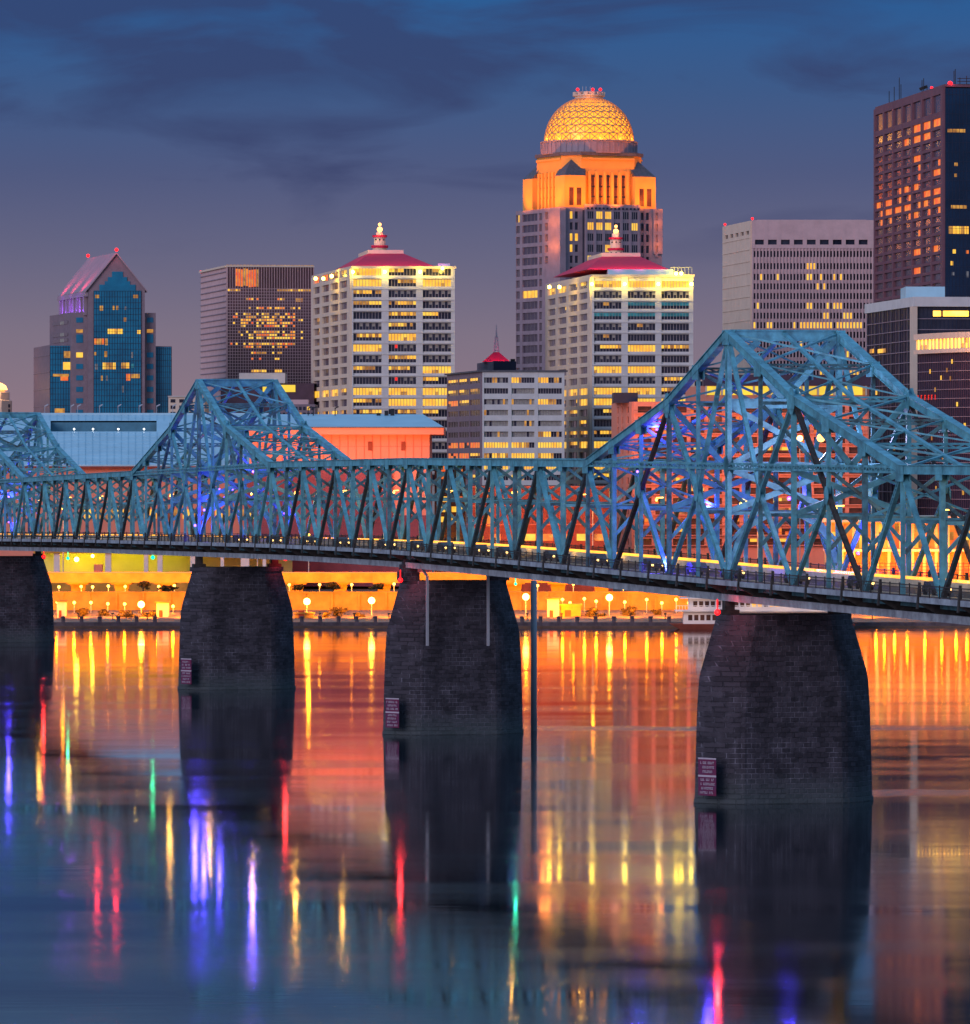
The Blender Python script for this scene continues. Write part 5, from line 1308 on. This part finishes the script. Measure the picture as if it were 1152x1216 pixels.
    for q in range(16):
        x = 100+q*13; mb = MB(); dd_ = d-.2 if x < 290 else D+.8; y0, y1 = (605, 616)
        mb.box(P(x, dd_).x, P(x+8, dd_).x, dd_, dd_+.5, Z(y1, dd_), Z(y0, dd_), WI['lit2'] if q % 3 else WI['lit']); w.add(mb)
    w.done()
arts_centre()
# ================================================================ coral hotel with balconies behind the big bridge tower
def coral_hotel():
    d = 1490; Zt = lambda y: Z(y, d); A, Bc, C = P(728, d+30), P(752, d), P(1030, d+6)
    root = thing('coral_hotel', (Bc.x, Bc.y, 6), 'wide coral brick hotel with rows of dark balconies seen through the big bridge tower', 'hotel')
    ft = foot(A, Bc, C); body(root, shrink(ft, .3), d, 0, 6, Zt(478), M['brick'])
    f = Face(Bc, C); l = Face(A, Bc); wall = MB(); wins = Wins(root); t = f.at
    cols = [(t(757+20.9*q), t(773.5+20.9*q)) for q in range(13)]
    rows = [(Zt(490+12.1*q), Zt(482.5+12.1*q)) for q in range(14)]
    st = [''.join(rw.choice('DDDPDDE') for _ in range(13)) for _ in range(14)]
    grid(f, wall, wins, cols, rows, st, 6, Zt(477), nx=4, nz=2, base='glass_brown', dep=.9, dep2=.8, mull=False)
    for lo, hi in rows: f.box(wall, 0, f.L, lo-.25, lo+.0, .9, 1.7)
    wall.build('front_wall', M['coral'], root)
    rl = MB()
    for lo, hi in rows: f.box(rl, 0, f.L, lo+.55, lo+.62, 1.55, 1.62); 
    rl.build('balcony_rail', M['brick'], root)
    wl = MB(); grid(l, wl, wins, [(l.L*.28, l.L*.36), (l.L*.5, l.L*.58), (l.L*.75, l.L*.86)], rows, ['DDD']*14, 6, Zt(477), nx=1, nz=1, dep=.4, mull=False)
    wl.build('side_wall', M['coral'], root); wins.done()
    mb = MB(); mb.box(P(729, d).x, P(758, d).x, d+4, d+22, Zt(478), Zt(466)); mb.build('roof_plant', M['navy'], root)
    for q in range(9): p = P(760+32*q, d-16); point((p.x, p.y, Zt(560 if q % 2 else 610)), (1, .32, .10), 2600, 1.5, 'hotel_light')
    for q in range(6): p = P(770+48*q, d-16); point((p.x, p.y, Zt(500)), (1, .34, .14), 1900, 1.5, 'hotel_light')
    for q in (0, 1): p = P(736, d-4); point((p.x-4, p.y-8, Zt(500+50*q)), (1, .36, .2), 2600, 1.5, 'hotel_light')
coral_hotel()
def atrium_block():
    d = 1580; Zt = lambda y: Z(y, d); A, Bc, C = P(814, d+26), P(838, d), P(1032, d)
    root = thing('atrium_building', (Bc.x, Bc.y, 8), 'plum coloured building with a long bright yellow glazed top floor behind the coral hotel', 'building')
    ft = foot(A, Bc, C); mb = MB(); mb.prism([(p.x, p.y) for p in ft], 8, Zt(458)); mb.build('wall', M['coral'], root)
    f = Face(Bc, C); t = f.at; wins = Wins(root)
    for q in range(10): f.panes(mb := MB(), t(839+19*q), t(856+19*q), Zt(469), Zt(458.6), 6, 1, lambda *a: WI['yellowlit'] if rw.random() < .9 else WI['lit2'], .3); wins.add(mb)
    wins.done()
    mb = MB(); f.box(mb, -.6, f.L+.6, Zt(458), Zt(445), -9, .7); mb.build('roof', M['darkpurple'], root)
    mb = MB()
    for q in range(11): x = t(837.5+19*q); f.box(mb, x, x+.5, Zt(469.5), Zt(458.2), .3, .6)
    mb.build('pilaster', M['creamlit'], root)
atrium_block()
def ex(root, f, l, d):
    w = Wins(root)
    for r in range(5):
        for c in range(8): f.panes(mb := MB(), f.L*(.04+.12*c), f.L*(.04+.12*c+.06), Z(450+r*8.2, d), Z(444.5+r*8.2, d), 1, 1, lambda *a: WI['glass_dark'], .12); w.add(mb)
    w.done()
    mb = MB(); f.box(mb, -.3, f.L+.3, Z(438.5, d), Z(436.5, d), -.3, .5); mb.build('cornice', M['coral2'], root)
simple_block('peach_apartment_block', 'peach apartment block with small dark windows between the white tower and the big bridge tower', 'apartment block', 823, 874, 438, 1640, 26, 'creamlit', extra=ex)
# red brick shed-like hall behind the low middle of the bridge
def ex(root, f, l, d):
    w = Wins(root); zz = lambda y: Z(y, d)
    for q in range(8):
        x = f.L*(.03+.12*q); f.panes(mb := MB(), x, x+f.L*.075, zz(642), zz(634), 3, 2, pick_for('O' if q % 3 else 'L', 'glass_brown'), .12); w.add(mb)
    for a, b in ((.13, .17), (.31, .36)):
        f.panes(mb := MB(), f.L*a, f.L*b, zz(625), zz(583), 1, 6, lambda i, j, nx, nz: WI['orangewin'], .12); w.add(mb)
    w.done(); mb = MB()
    for y in (577.5, 600, 622): f.box(mb, -.2, f.L+.2, zz(y+1.3), zz(y), -.2, .45)
    mb.build('string_course', M['coral2'], root)
    for q in range(6): p = f.pt(f.L*(.08+.17*q), zz(640), 14); point(p, (1, .28, .05), 3300, 1.2, 'wall_light')
simple_block('red_brick_hall', 'long red brick hall lit orange behind the low middle of the bridge', 'building', 556, 728, 577, 1400, 40, 'brick', z0=5, extra=ex)
def ex(root, f, l, d):
    w = Wins(root); zz = lambda y: Z(y, d)
    for r in range(6):
        for q in range(2): f.panes(mb := MB(), f.L*(.1+.45*q), f.L*(.45+.45*q), zz(560+r*12), zz(553.5+r*12), 3, 2, pick_for(rw.choice('LPO'), 'glass_brown'), .12); w.add(mb)
    w.done()
    for q in range(2): p = f.pt(f.L*(.2+.6*q), zz(650), 10); point(p, (1, .38, .08), 1500, 1, 'wall_light')
    mb = MB(); f.box(mb, -.2, f.L+.2, zz(548), zz(546), -.2, .5); mb.build('cornice', M['cream'], root)
simple_block('lit_stair_building', 'narrow building with stacked yellow windows left of the red brick hall', 'building', 516, 553, 546, 1470, 30, 'glass_brown', z0=5, extra=ex)
# ================================================================ glazed pavilion at the right, warm inside
def pavilion():
    d = 1330; Zt = lambda y: Z(y, d); Bc, C = P(985, d), P(1215, d)
    root = thing('glass_pavilion', (Bc.x, Bc.y, 4), 'low glazed pavilion glowing orange behind the right end of the bridge', 'pavilion')
    f = Face(Bc, C); t = f.at; M['warmwall'] = mat('pavilion_wall', (.75, .45, .22), .8)
    mb = MB(); mb.box(Bc.x, C.x, d+7, d+20, 4, Zt(618)); mb.build('inner_wall', M['warmwall'], root)
    mb = MB(); f.box(mb, -2, f.L+2, Zt(620), Zt(613), -20, 2.5); f.box(mb, -1, f.L+1, Zt(655), Zt(652), -8, .8); mb.build('roof', M['creamlit'], root)
    w = Wins(root)
    for q in range(16):
        x = t(988+14*q); f.panes(mb := MB(), x, x+(t(998)-t(988)), Zt(651), Zt(622), 2, 3, lambda i, j, a, b: WI['orangewin'] if rw.random() < .55 else (WI['lit'] if rw.random() < .5 else WI['lit2']), -1); w.add(mb)
    w.done(); mb = MB()
    for q in range(17): x = t(984+14*q); f.box(mb, x, x+.7, 3, Zt(619), -1, .3)
    mb.build('column', M['warmwall'], root)
    for q in range(9): p = f.pt(f.L*(.06+.11*q), Zt(660), 3); point(p, (1, .32, .03), 1300, 1, 'pavilion_light'); p = f.pt(f.L*(.06+.11*q), Zt(640), -4); point(p, (1, .38, .05), 700, 1, 'pavilion_light')
    # red railing terrace in front
    mb = MB()
    for z_ in (668, 672, 676): f.box(mb, t(1005), f.L, Zt(z_+.6), Zt(z_), 7, 7.12)
    for q in range(34): x = t(1005)+(f.L-t(1005))*q/34; f.box(mb, x, x+.15, Zt(684), Zt(667), 7.12, 7.24)
    mb.build('terrace_rail', mat('red_rail_paint', (.55, .04, .03), .5), root)
pavilion()
# ================================================================ the lit riverfront: elevated road, terraces, lamps
SOD = (1, .27, .0)
def riverfront():
    # elevated expressway over columns
    d = 1335; Zt = lambda y: Z(y, d); x0, x1 = P(-350, d).x, P(1520, d).x
    root = thing('elevated_road', (0, d, 3), 'long concrete elevated road lit orange along the far bank', 'elevated road')
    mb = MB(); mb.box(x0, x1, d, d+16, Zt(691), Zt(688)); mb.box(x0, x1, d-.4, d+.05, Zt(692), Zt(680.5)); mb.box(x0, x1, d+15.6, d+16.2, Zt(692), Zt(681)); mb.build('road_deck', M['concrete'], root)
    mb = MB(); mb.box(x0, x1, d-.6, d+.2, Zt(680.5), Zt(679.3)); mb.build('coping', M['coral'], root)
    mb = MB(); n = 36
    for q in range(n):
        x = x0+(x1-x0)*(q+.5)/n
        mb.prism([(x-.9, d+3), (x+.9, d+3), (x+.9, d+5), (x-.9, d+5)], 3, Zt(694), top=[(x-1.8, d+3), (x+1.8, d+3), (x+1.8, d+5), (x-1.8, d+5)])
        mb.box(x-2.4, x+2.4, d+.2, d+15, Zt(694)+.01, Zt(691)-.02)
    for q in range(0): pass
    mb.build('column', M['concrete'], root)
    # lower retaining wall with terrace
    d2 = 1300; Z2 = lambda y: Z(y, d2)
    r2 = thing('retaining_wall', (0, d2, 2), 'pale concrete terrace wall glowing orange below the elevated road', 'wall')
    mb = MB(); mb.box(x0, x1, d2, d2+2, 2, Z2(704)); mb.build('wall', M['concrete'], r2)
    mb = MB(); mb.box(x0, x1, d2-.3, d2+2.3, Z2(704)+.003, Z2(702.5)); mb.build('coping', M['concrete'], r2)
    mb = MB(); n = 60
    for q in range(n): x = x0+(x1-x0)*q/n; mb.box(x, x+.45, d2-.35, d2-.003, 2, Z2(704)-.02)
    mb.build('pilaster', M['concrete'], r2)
    # seawall
    ds = 1268; r3 = thing('seawall', (0, ds, -1), 'low dark seawall at the foot of the orange riverfront', 'seawall')
    mb = MB(); mb.box(P(-360, ds).x, P(1530, ds).x, ds-.7, ds+.45, -2, 1.15); mb.build('wall', M['concrete_d'], r3)
    mb = MB(); mb.box(P(-360, ds).x, P(1530, ds).x, ds-1.4, ds-.72, -.4, .35); mb.build('fender_beam', mat('wet_timber', (.20, .10, .06), .6, .4, 0, .5, .4), r3)
    # bollards
    mb = MB(); mb.lathe((0, 0, 0), [(.42, 0), (.42, 1.0), (.55, 1.05), (.55, 1.25), (.2, 1.35)], 10)
    b0 = tag(mb.build('mooring_bollard', M['concrete_d'], None, (0, 0, 0)), 'short dark mooring post standing on the seawall edge', 'bollard', 'mooring posts along the seawall'); first = True
    px = 75.0
    while px < 820:
        hid = (205 < px < 352 and not 207 <= px <= 209) or 458 < px < 618
        if not hid:
            p = P(px, ds); o = b0 if first else b0.copy()
            if not first: sc.collection.objects.link(o)
            o.location = (p.x, ds-.1, 1.15); first = False
        px += 21.8
    # yellow-lit parking bays under the far road
    dp_ = 1385; Zp = lambda y: Z(y, dp_)
    r4 = thing('parking_garage', tuple(P(150, dp_, 4)), 'open parking level glowing yellow-green under the left end of the bridge', 'parking garage')
    xa, xb = P(40, dp_).x, P(345, dp_).x
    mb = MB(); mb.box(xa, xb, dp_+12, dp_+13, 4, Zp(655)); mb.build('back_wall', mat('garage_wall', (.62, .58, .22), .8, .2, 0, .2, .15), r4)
    mb = MB(); mb.box(xa, xb, dp_-1, dp_+30, Zp(657), Zp(640)); mb.box(xa, xb, dp_-.5, dp_+12, 4, Zp(682)); mb.build('slab', M['concrete'], r4)
    for a, b in ((64, 71), (125, 132), (171, 176), (187, 193), (226, 236), (262, 266), (286, 296), (312, 316)): mb = MB(); mb.box(P(a, dp_).x, P(b, dp_).x, dp_-.3, dp_+1.2, 4, Zp(656.5)); mb.build('column', M['white'], r4)
    mb = MB(); mb.box(P(111, dp_).x, P(121, dp_).x, dp_+1.5, dp_+4, Zp(682)+.01, Zp(670.5)); mb.build('booth', M['coral'], r4)
    for px in (76, 88, 100, 112, 145, 160, 181, 205): p = P(px, dp_+6); point((p.x, p.y, Zp(661)), (.80, .80, .04), 520, .6, 'garage_light'); 
    for px, r in ((91, .6), (110, .4)):
        p = P(px, dp_+3); mb = MB(); mb.ball((p.x, p.y, Zp(664.5 if px == 91 else 660.5)), r); mb.build('ceiling_lamp', M['yellowlamp'], r4)
    # lamp posts
    def lamp(px, py, dd_, r, m, w, label, cat='street lamp', group=None, zb=3):
        p = P(px, dd_); z = Z(py, dd_); o = thing('street_lamp', (p.x, p.y, zb), label, cat, group)
        mb = MB(); mb.lathe((p.x, p.y+.1, 0), [(.14, zb), (.09, z-.3)], 8); mb.build('pole', M['pole'], o)
        mb = MB(); mb.ball((p.x, p.y, z), r); mb.build('lamp_head', M[m], o); point((p.x, p.y-.9-r, z-.2), SOD, w, .3, 'lamp_light', o)
    g1 = 'lamps under the elevated road'; g2 = 'lamps along the terrace wall'
    for px, py in ((70, 697), (96.4, 696.5), (110, 697), (128.7, 696), (148.7, 696.5), (188.6, 696.5), (207, 695.5), (343.6, 694.5), (379.6, 694.3), (417.7, 694.3), (468, 693.5), (638.5, 695.4), (681, 693.5), (740.4, 699), (757.5, 701), (808, 705)):
        lamp(px, py, 1332, .34, 'sodium', 700, 'small orange lamp in the upper row, just under the elevated road', group=g1)
    for px, py in ((67.9, 714.8), (88.2, 715.6), (108, 715.6), (128, 717), (148, 717.3), (187.6, 718.3), (205.5, 720), (655, 716), (668, 712), (677, 716), (694, 711), (708, 714), (742, 715), (768, 712), (786, 716), (803, 712), (818, 716), (1040, 716), (1050, 712), (1062, 718), (1077, 714), (1098, 716), (1118, 711), (1135, 716), (1148, 712)):
        lamp(px, py, 1295, .36, 'sodium', 500, 'small orange lamp in the lower row, against the terrace wall', group=g2, zb=2)
    for px, py, lb in ((167.7, 717.8, 'bright round lamp in the lower lamp row at left'), (364.5, 714.3, 'bright round lamp right of the pier under the smaller peaked tower'), (441.3, 713.2, 'bright round lamp left of the pier with drain pipes'),
                       (624.5, 708.8, 'bright round lamp right of the pier with drain pipes, beside the gauge pole'), (723.7, 709.6, 'largest bright round lamp between the gauge pole and the nearest pier')):
        lamp(px, py, 1290, .8, 'sodium_big', 1500, lb, zb=2)
    # taller road lamps seen through the truss
    for px, py in ((1000.6, 637.8), (1055.6, 633), (1118.6, 655), (366.6, 636.6), (305.8, 640), (900, 625), (704, 604), (75, 604), (1151, 655)):
        big = px in (366.6, 1055.6, 1118.6, 1000.6)
        lamp(px, py, 1345, .55 if big else .32, 'sodium', 1200 if big else 400, 'tall orange road lamp seen through the bridge truss', group='tall lamps behind the truss', zb=Z(689, 1345))
    lamp(950, 520.5, 1440, .75, 'sodium_big', 3000, 'highest orange lamp glowing inside the big bridge tower', zb=8)
    # unseen washes of sodium light added on the two terraces, with made-up posts
    gf = 'added floodlights washing the riverfront'
    q = 0
    for px in range(-30, 1200, 41):
        dd_ = 1284; p = P(px, dd_); o = thing('added_flood_post', (p.x, p.y, 1.2), 'low floodlight post on the quay', 'floodlight', gf)
        mb = MB(); mb.lathe((p.x, p.y, 0), [(.12, 1.2), (.1, 2.5)], 8); mb.build('post', M['black'], o); mb = MB(); mb.beam((p.x-.3, p.y, 2.6), (p.x+.3, p.y, 2.6), .25, .3, (0, 1, 0)); mb.build('lamp_housing', M['black'], o)
        point((p.x, p.y+1.2, 3.4), SOD, 8200, 1.3, 'flood_wash', o)
        p = P(px+20, 1322); point((p.x, p.y, Z(700, 1322)), SOD, 6200, 1.3, 'road_wash', root)
        p = P(px+8, 1326); point((p.x, p.y-9, Z(684, 1326)+1), SOD, 4600, 1.3, 'road_wash', root)
riverfront()
# mid-ground plinths, kiosks on the quay between the third and the nearest pier
def kiosk(px0, px1, y0, y1, d, label, m='creamlit'):
    Zt = lambda y: Z(y, d); c = P((px0+px1)/2, d); root = thing('kiosk', (c.x, c.y, Zt(y1)), label, 'kiosk'); a, b = P(px0, d).x, P(px1, d).x; zb = 1.2
    mb = MB(); mb.box(a, b, d, d+4, zb, Zt(y0)); mb.build('wall', M[m], root)
    mb = MB(); mb.box(a-.3, b+.3, d-.4, d+4.4, Zt(y0)+.01, Zt(y0)+.35); mb.build('roof', M['concrete'], root)
    mb = MB(); mb.box(a+(b-a)*.2, a+(b-a)*.5, d-.08, d+.1, zb+.1, zb+2.1); mb.build('door', M['brick'], root)
kiosk(650, 664, 711.5, 727, 1288, 'small square pale kiosk on the quay right of the gauge pole')
kiosk(666, 690, 719, 730, 1289, 'wide low kiosk on the quay next to the small square kiosk', 'concrete')
kiosk(68, 78, 715, 735, 1287, 'narrow booth on the quay at the left pier')
kiosk(186, 200, 716, 738, 1288, 'square booth on the quay left of the pier under the smaller peaked tower')
kiosk(350, 372, 729, 741, 1286, 'low flat kiosk on the quay under the bright round lamp', 'concrete')
# riverboat moored behind the nearest pier
def boat():
    d = 1252; Zt = lambda y: Z(y, d); a, b = P(796, d).x, P(1010, d).x
    root = thing('riverboat', ((a+b)/2, d, 0), 'white multi-deck riverboat moored at the quay behind the nearest pier', 'boat')
    mb = MB(); mb.hexa([(a+3, d-1, -.5), (b, d-1, -.5), (b, d+7, -.5), (a+3, d+7, -.5), (a, d-1.6, 1.2), (b+1, d-1.6, 1.2), (b+1, d+7.6, 1.2), (a, d+7.6, 1.2)]); mb.build('hull', M['brick'], root)
    w = MB(); rl = MB(); wn = Wins(root); x_ = lambda px: P(px, d).x
    for z0, z1, s0 in ((1.2, 4.0, 812), (4.2, 6.8, 818), (7.0, 9.2, 828)):
        w.box(x_(s0), b-1, d+.6, d+6, z0, z1); w.box(x_(s0-10), b+.4, d-1.2, d+7, z1, z1+.18)
        for q in range(60): x = x_(s0-9)+(b-x_(s0-9))*q/60; rl.box(x, x+.08, d-1.15, d-1.05, z1+.18, z1+1.2)
        rl.box(x_(s0-9), b, d-1.16, d-1.04, z1+1.2, z1+1.3)
        for q in range(26):
            x = x_(s0)+1+(b-x_(s0)-2)*q/26; mb = MB(); mb.box(x, x+.9, d+.5, d+.62, z0+.8, z0+2.0, WI['lit'] if (q > 9 or z0 > 6) and rw.random() < .75 else WI['glass_brown']); wn.add(mb)
    wn.done(); w.build('deckhouse', M['boatwhite'], root); rl.build('deck_railing', M['boatwhite'], root)
    mb = MB()
    for px in (842, 850): mb.lathe((x_(px), d+3, 0), [(.5, 9.2), (.45, 13.5), (.75, 14)], 10)
    mb.build('chimney', M['black'], root)
    for px in (800, 830, 890, 930, 970): point((x_(px), d-4, 4.5), (1, .6, .35), 260, .6, 'boat_light')
boat()
# shrubs and small trees on the terraces
def tree(px, d, py_top, py_bot, wpx, label, seed):
    R = random.Random(seed); c = P(px, d); z0, z1 = Z(py_bot, d), Z(py_top, d); k = d/F; h = z1-z0; r = wpx*k/2
    o = thing('small_tree', (c.x, c.y, z0), label, 'tree')
    mb = MB(); mb.lathe((c.x, c.y, 0), [(.22, z0-.5), (.12, z0+h*.6)], 7)
    for q in range(5): a = R.random()*6.28; mb.beam((c.x, c.y, z0+h*.3), (c.x+r*.6*math.cos(a), c.y+r*.6*math.sin(a), z0+h*(.55+.3*R.random())), .09, .09, (0, 0, 1))
    mb.build('trunk', M['bark'], o)
    mb = MB()
    cl = [(R.gauss(0, .42), R.gauss(0, .42), R.uniform(.35, .95)) for _ in range(16)]
    for q in range(900):
        a, b, e = R.choice(cl); x = c.x+(a+R.gauss(0, .17))*r; y = c.y+(b+R.gauss(0, .17))*r; z = z0+h*(e+R.gauss(0, .06)); s_ = .16+.12*R.random()
        n = V((R.gauss(0, 1), R.gauss(0, 1), R.gauss(0, 1))).normalized(); t_ = n.orthogonal().normalized()*s_; u_ = n.cross(t_); p = V((x, y, z))
        mb.face([p-t_, p-u_*.6, p+t_, p+u_*.6])
    mb.build('crown', M['foliage'], o)
for i, (px, py0, py1, w_, dd_, lab) in enumerate([(96, 722, 738, 14, 1290, 'small tree on the quay near the left pier, between bright lamps'), (122, 724, 738, 16, 1291, 'small bushy tree on the quay under the elevated road at left'), (150, 726, 738, 22, 1289, 'low spreading tree on the quay left of the brightest lower lamp'), (176, 726, 738, 18, 1290, 'low tree on the quay right of the brightest lower lamp'),
        (402, 722, 740, 20, 1290, 'round tree on the quay midway between two bright round lamps'), (386, 728, 740, 14, 1288, 'small shrub-like tree on the quay right of the low flat kiosk'), (425, 727, 740, 14, 1289, 'small tree on the quay just left of a bright round lamp'), (356, 694, 703, 14, 1304, 'tree on the terrace above the low flat kiosk'), (396, 692, 703, 22, 1305, 'dark tree on the terrace between the two middle piers'), (448, 693, 703, 20, 1305, 'dark tree on the terrace left of the pier with drain pipes'),
        (170, 691, 703, 16, 1304, 'tree on the terrace near the left end under the bridge'), (198, 696, 704, 20, 1304, 'shrubby tree on the terrace just left of the smaller peaked tower pier'), (705, 722, 736, 22, 1290, 'tree on the quay left of the largest bright round lamp'), (748, 720, 737, 20, 1291, 'bare-looking tree on the quay right of the largest bright round lamp'), (780, 724, 738, 16, 1292, 'small tree on the quay near the moored riverboat')]):
    tree(px, dd_, py0, py1, w_, lab, i)
# custom properties used while building
for o in bpy.data.objects:
    if '_org' in o: del o['_org']
